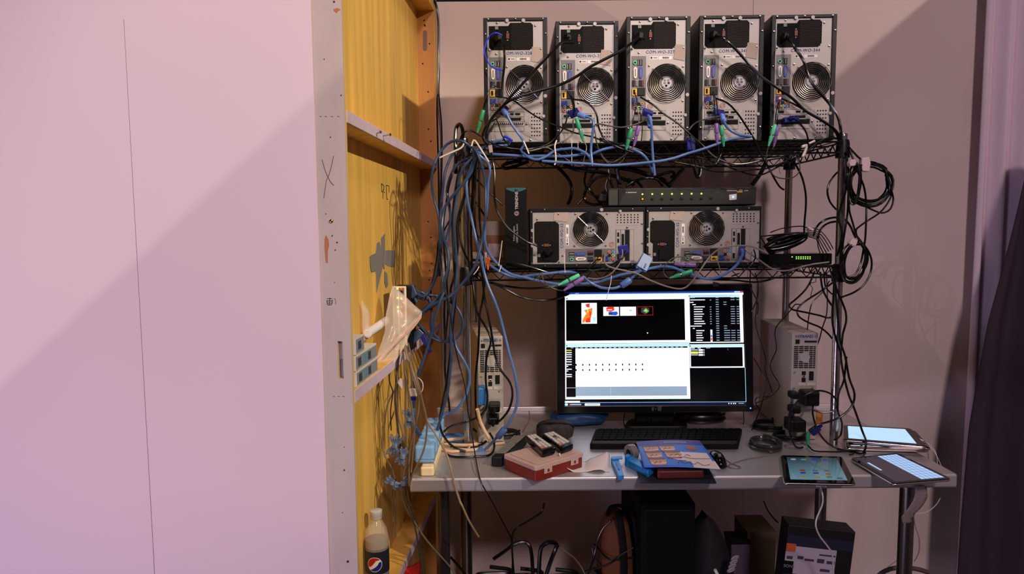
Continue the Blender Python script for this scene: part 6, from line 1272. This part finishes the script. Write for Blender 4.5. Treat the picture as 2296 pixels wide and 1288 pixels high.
# thin cables at the monitor
G9 = 'thin cables beside the monitor'
C('thin black cable snaking down the wall side of the monitor', CABB, .0017, 2.2, [(1699, 640), (1697, 680), (1694, 728), (1707, 772), (1716, 803), (1716, 834), (1731, 880), (1722, 890), (1697, 892), (1694, 905), (1705, 920)], G9)
C('thin black cable crossing behind the monitor edge to the table', CABB, .0017, 2.25, [(1690, 803), (1707, 834), (1717, 862), (1707, 908), (1690, 955), (1684, 970)], G9)
C('thin black cable twisting down from the shelf to the monitor corner', CABB, .0020, 2.15, [(1683, 603), (1682, 640), (1692, 664), (1700, 684), (1698, 705)], G9); C('second thin black cable twisting down to the monitor corner', CABB, .0020, 2.16, [(1693, 613), (1700, 639), (1698, 668), (1690, 689), (1686, 700)], G9)
C('thin cable drooping from the lower edge of the monitor near its neck', CABB, .0016, 2.32, [(1401, 924), (1398, 948), (1402, 968)], G9, floor=TZ); C('thin cable bowing from the lower edge of the monitor beyond its neck', CABB, .0016, 2.32, [(1455, 924), (1461, 946), (1455, 966)], G9, floor=TZ)
C('thin cable straight down from the far lower corner of the monitor', CABB, .0016, 2.32, [(1667, 922), (1668, 945), (1666, 972)], G9, floor=TZ)
# coils lying on the table
def tcoil(label, px, py, rx, ry, turns, r, group, m=CABB, ang=0):
    c = on(px, py, TZ); rnd = random.Random(int(px)); P = []; n = int(turns*18)
    for i in range(n + 1):
        a = 2*PI*turns*i/n; tn = turns*i/n; k = 1 + .05*math.sin(tn*2.3); x, y = rx*k*math.cos(a), ry*k*math.sin(a)
        P.append(Vector((c.x + x*math.cos(ang) - y*math.sin(ang), c.y + x*math.sin(ang) + y*math.cos(ang), TZ + r + .001 + tn*r*1.3)))
    mb = MB(); mb.tube(spline(P, .01), r, 8); return tag(mb.build('coiled_cable', m), label, 'cable', group)
o = tcoil('coil of shiny dark grey cable lying on the table beside the keyboard', 1716, 1006, .042, .055, 3.2, .0048, 'cable coils on the table', mat('shiny_dark_cable', (46, 46, 50), .2))
plug(o, (1665, 1000, 2.15), (1690, 1003, 2.13), .022, .014, NAVYP, 'video_plug', .002); plug(o, (1655, 999, 2.16), (1664, 1000, 2.15), .018, .010, mat('brass_plug_shell', (170, 120, 70), .3, metal=.8), 'plug_shell')
tcoil('loose coil of black cable lying behind the monitor foot', 1568, 944, .085, .06, 3.0, .0065, 'cable coils on the table')
tcoil('untidy coil of black cable in the dark behind the keyboard end', 1730, 962, .06, .05, 3.2, .0040, 'cable coils on the table'); tcoil('small dark coil of cable under the beige computer', 1770, 985, .05, .04, 3, .0036, 'cable coils on the table')
C('thin grey mouse cord trailing over the table toward the near tablet', CABG, .0015, 1.95, [(1622, 1046, 1.97), (1640, 1052, 1.93), (1660, 1062, 1.90), (1652, 1068, 1.88), (1630, 1060, 1.90), (1666, 1045, 1.96), (1705, 1038, 1.98), (1742, 1030, 2.0)], None, floor=TZ + .0005)
# beige and black cables at the foot of the corner post
GB = 'beige cables at the post foot'
C('thick beige cable curving down and around the foot of the post', BEIGE, .0055, 2.06, [(1070, 918), (1072, 926), (1077, 946), (1089, 971), (1099, 989), (1097, 1010), (1084, 1028), (1064, 1039), (1042, 1035), (1010, 1021), (992, 1008)], GB, floor=TZ + .0005)
C('thick beige cable ringed flat around the post foot', BEIGE, .0052, 2.08, [(987, 1006), (1005, 1014), (1025, 1016), (1057, 1011), (1071, 1003), (1068, 996), (1050, 992, 2.14), (1020, 990, 2.14), (997, 1000, 2.12)], GB, floor=TZ + .010)
C('beige cable stub poking out below the ringed one', BEIGE, .0050, 2.05, [(1000, 1022), (1014, 1025), (1030, 1032)], GB, floor=TZ + .0005)
C('beige cable end behind the many-keyed remote', BEIGE, .0042, 2.12, [(1108, 1001), (1120, 1001), (1132, 1002)], GB, floor=TZ + .0005)
GK = 'black cables on the table at the post foot'
C('black cable looped on the table outside the beige cables', CABB, .0036, 2.0, [(1000, 1018), (1012, 1029), (1037, 1042), (1069, 1045), (1094, 1033), (1107, 1010, 2.06), (1107, 988, 2.1), (1098, 972, 2.12)], GK, floor=TZ + .0005)
C('black cable lying in the middle of the ringed beige cable', CABB, .0040, 2.1, [(1010, 1004), (1030, 1000), (1060, 1000), (1078, 1010), (1090, 990)], GK, floor=TZ + .0005)
C('blue cable lying on the table behind the post foot', BLUED, .004, 2.2, [(1060, 962), (1075, 972), (1090, 977), (1105, 980)], GK, floor=TZ + .004)
tcoil('dark tangle of cable on the table behind the corner post', 1130, 980, .05, .035, 3.0, .0040, 'cable coils on the table')
C('thin brown stick-like wire rising behind the remotes', mat('brown_wire', (110, 70, 56), .5), .0016, 2.25, [(1186, 922), (1188, 940), (1178, 958), (1172, 974), (1176, 990)], None, floor=TZ)
# ---------------------------------------------------------------- cords hanging from the splitter beside the table
GW = 'grey cords hanging from the splitter'
TAN = CABT; BRN = mat('brown_cord', (112, 94, 76), .5)
def hw(lab, pts, r=.0022, m=BRN, Y=1.90): return C(lab, m, r, Y, [(p[0], p[1], Y + .10 if (i == 0 and len(p) < 3) else (p[2] if len(p) > 2 else Y)) for i, p in enumerate(pts)], GW, jit=.004)
hw('tan cord swinging from the splitter across the table corner and below', [(906, 765), (912, 797), (921, 825), (928, 840), (946, 896), (957, 941), (980, 980), (998, 1013, 1.85), (1009, 1043, 1.82), (1018, 1083, 1.81), (1031, 1124, 1.81), (1035, 1132, 1.81), (1052, 1169, 1.83), (1073, 1204, 1.86)], .0030, TAN)
hw('brown cord hanging farthest toward the end stud', [(890, 800), (890, 840), (888, 867), (869, 908), (861, 959), (857, 998), (865, 1027), (878, 1049), (885, 1074)], .0024)
hw('brown cord falling straight then trailing under the table', [(900, 768), (905, 806), (910, 850), (909, 953), (910, 998), (912, 1031), (905, 1065), (902, 1110), (910, 1140), (924, 1163), (958, 1214), (1012, 1275), (1020, 1290)], .0026)
hw('brown cord curving in front of the nearest blue adapter', [(912, 790), (930, 860), (939, 896), (937, 930), (926, 980), (918, 1020), (917, 1090)], .0024, Y=1.83)
hw('brown cord bowing farthest out over the blue adapters', [(915, 770), (935, 850), (950, 910), (957, 948), (955, 986), (948, 1016), (935, 1043), (923, 1070), (918, 1090)], .0024, Y=1.80)
hw('brown cord between the blue adapters and the plywood', [(895, 806), (891, 850), (892, 885), (892, 930), (905, 980), (914, 1020), (912, 1080)], .0022, Y=1.93)
hw('thin dark cord squiggling down the plywood', [(884, 820), (872, 842), (876, 865), (881, 880), (876, 919), (877, 966)], .0016, CABB, 1.86)
hw('brown cord hanging in the middle of the cord bunch', [(902, 780), (908, 830), (920, 900), (928, 953), (929, 984), (926, 1016), (922, 1060)], .0022, Y=1.87)
hw('pale grey cord hanging behind the clear connector', [(910, 770), (918, 810), (924, 860), (922, 900), (930, 960)], .0028, CABG, 1.95)
hw('dark cord hanging tight against the middle crossbar', [(898, 770), (893, 810), (889, 850), (886, 900), (892, 960), (900, 1020)], .0030, mat('dark_cord', (60, 54, 50), .5), 1.92)
hw('dark cord trailing down under the table end', [(905, 1060), (912, 1120), (930, 1180), (940, 1240), (948, 1290)], .0022, mat('dark_cord', (60, 54, 50), .5), 1.90); hw('second dark cord trailing down under the table end', [(912, 1080), (922, 1130), (940, 1190), (948, 1250), (954, 1290)], .0022, mat('dark_cord', (60, 54, 50), .5), 1.92)
hw('pale cord hanging to the lowest crossbar', [(878, 1070), (880, 1110), (882, 1160), (880, 1212)], .0018, BRN, 1.95); hw('thin pale cord beside it hanging to the lowest crossbar', [(886, 1072), (886, 1120), (887, 1170), (886, 1205)], .0016, BRN, 1.97)
hw('thick blue cable dropping to the far blue adapter', [(925, 895), (929, 920), (928, 950), (934, 970), (947, 992)], .0040, BLUEC, 2.0); hw('white loop of cord by the clear connector', [(925, 848), (938, 848), (948, 860), (947, 876), (940, 884)], .0014, CABW, 1.93)
# tied bunches of blue cord
def bunch(lab, x, y, s, Y, ang):
    o = thing('cord_bunch', lab, 'cord bunch', tuple(at(x, y, Y)), group='tied bunches of slate blue cord')
    m = mat('grey_blue_cord', (104, 124, 156), .45)
    for sgn, nm in ((1, 'upper_loops'), (-1, 'lower_loops')):
        mb = MB()
        for k in range(9):
            a = (k - 4)*.16; L = s*(.8 + .25*math.sin(k*2.1)); P = []
            for i in range(13):
                t = i/12; w_ = math.sin(PI*t)*s*.16; dx = math.sin(a)*L*math.sin(PI*t*.5 if False else PI*t*.999/1); h = L*math.sin(PI*t)
                P.append((w_*math.cos(PI*t*1.0) + h*math.sin(a) + (k - 4)*s*.02, sgn*h*math.cos(a)))
            ca, sa = math.cos(ang), math.sin(ang); Q_ = [at(x + px_*ca - py_*sa, y - (px_*sa + py_*ca), Y + .003*(k % 3)) for px_, py_ in P]
            mb.tube(spline(Q_, .006), .0014, 5)
        mb.build(nm, m, o, w=True)
    mb = MB(); c = at(x, y, Y); mb.lathe([(.0075, -.006), (.0085, 0), (.0075, .006)], c, 14); mb.build('tie_wrap', mat('blue_grey_tie', (120, 134, 158), .5), o, w=True)
bunch('tied bunch of slate blue cord hanging beside the blue adapters, highest of the pair', 885, 1000, 26, 1.90, -.25); bunch('tied bunch of slate blue cord close to the nearest blue adapter', 903, 1024, 20, 1.88, -.4)
bunch('tied bunch of slate blue cord hanging lowest toward the end stud', 880, 1083, 17, 1.88, .9); bunch('tied bunch of slate blue cord hanging at the table corner', 904, 1085, 16, 1.90, -.9); bunch('tied bunch of slate blue cord high beside the clear connector', 918, 940, 24, 1.94, .1)
for lab, pts, m, Y in (('white paper tag on the cords below the crossbar', ((890, 858), (897, 848), (909, 854), (903, 874)), TAPEW, 1.905), ):
    mb = MB(); mb.slab([at(x, y, Y) for x, y in pts], .0012, (0, 1, 0)); tag(mb.build('paper_tag', m), lab, 'tag')
o = thing('cord_connector', 'clear plastic connector housing on the cords below the crossbar', 'connector', tuple(at(925, 880, 1.92))); plug(o, (916, 880, 1.92), (936, 881, 1.92), .024, .014, mat('clear_connector', (230, 214, 196), .2, alpha=.55), 'housing', .003); plug(o, (918, 893, 1.92), (933, 893, 1.92), .014, .012, NAVYP, 'blue_end', .002)
# ---------------------------------------------------------------- white charging leads
GL = 'white charging leads'
o = C('white charging lead hanging from the near tablet over the table edge', CABW, .0022, 1.80, [(1841, 1094, 1.815), (1845, 1115), (1843, 1135), (1832, 1160), (1829, 1180), (1838, 1203, 1.82), (1855, 1225, 1.84), (1866, 1245, 1.86), (1869, 1290, 1.9)], GL)
plug(o, (1830, 1089, 1.822), (1853, 1092, 1.822), .007, .006, WHITE, 'lead_plug', .001)
for i, (pts, lab) in enumerate((([(2062, 990, 2.05), (2078, 994), (2092, 1006), (2100, 1022), (2102, 1048)], 'white charging lead leaving the top of the tablet stack'), ([(2066, 996, 2.04), (2084, 1002), (2098, 1020), (2108, 1040), (2116, 1062), (2115, 1088)], 'white charging lead hanging longest from the tablet stack'), ([(2080, 1015), (2082, 1030), (2078, 1046)], 'short lead stub hanging below the tablet stack'))):
    o = C(lab, CABW if i < 2 else CABG, .0013, 1.98, pts, GL)
    if i < 2: plug(o, (2060, 987 + i*5, 2.06), (2070, 991 + i*5, 2.05), .010, .006, WHITE, 'lead_plug', .001)
C('thin white lead curving under the table corner to the leg', CABW, .0011, 1.86, [(2108, 1118), (2098, 1134), (2080, 1148), (2062, 1152), (2050, 1154)], GL); C('thin dark lead hanging beside the table leg', CABG, .0012, 1.87, [(2048, 1150), (2052, 1180), (2061, 1210), (2060, 1240), (2050, 1260)], GL)
C('thin white lead at the back of the table leg near the hose', CABW, .0011, 2.0, [(2020, 1252), (2005, 1262), (1990, 1272)], GL)
# ---------------------------------------------------------------- cables under the table
GU = 'black cables under the table'
def un(lab, pts, r=.0030, Y=2.15, m=CABB): return C(lab, m, r, Y, pts, GU)
un('black cable dangling in an S from under the table top', [(1220, 1130), (1215, 1148), (1190, 1166), (1160, 1184), (1149, 1200), (1148, 1230), (1152, 1290)], .0034)
un('thick black cable arching under the table with a hooked end', [(1107, 1254), (1130, 1238), (1152, 1222), (1172, 1216), (1186, 1222), (1192, 1245), (1195, 1290)], .0062)
un('thick black cable bent like a cane under the table', [(1208, 1290), (1210, 1250), (1214, 1228), (1228, 1217), (1244, 1218), (1250, 1226)], .0070); un('thick black cable rising to the plug end under the table', [(1224, 1292), (1234, 1262), (1244, 1236), (1250, 1222)], .0070, 2.13)
un('brown cord slanting off the plug end under the table', [(1256, 1227), (1275, 1242), (1290, 1254), (1305, 1275), (1312, 1290)], .0026, 2.12, mat('brown_cord', (112, 94, 76), .5))
un('black cable bowing beside the brown backpack', [(1370, 1168), (1352, 1186), (1340, 1212), (1334, 1240), (1326, 1270), (1318, 1290)], .0036); un('thin black cable zigzagging beside the brown backpack', [(1328, 1230), (1332, 1250), (1345, 1262), (1349, 1290)], .0020)
un('black cable crossing low in front of the brown backpack', [(1310, 1282), (1340, 1274), (1372, 1262), (1392, 1245), (1420, 1228)], .0026, 2.04)
un('black cable trailing low toward the table leg', [(1010, 1250), (1030, 1272), (1044, 1290)], .0040, 2.1); un('black cord dangling from under the table beside the leg', [(1712, 1124), (1722, 1146), (1736, 1164), (1744, 1172)], .0026, 2.05)
for i, (x, y, lab) in enumerate(((1110, 1296, 'heap of black cable under the table nearest the leg'), (1180, 1300, 'heap of black cable in the middle under the table'), (1260, 1302, 'heap of black cable under the table nearest the brown backpack'))):
    c = at(x, y, 2.2); P = []
    for k in range(140):
        a = k*.42; P.append(Vector((c.x + (.05 + .012*math.sin(k*.37))*math.cos(a)*1.2, c.y + .05*math.sin(a) + .012*math.sin(k*.9), UZ + .006 + (c.z + .012 - UZ)*k/140)))
    mb = MB(); mb.tube(spline(P, .012), .0065, 7); tag(mb.build('coiled_cable', CABB), lab, 'cable', GU)
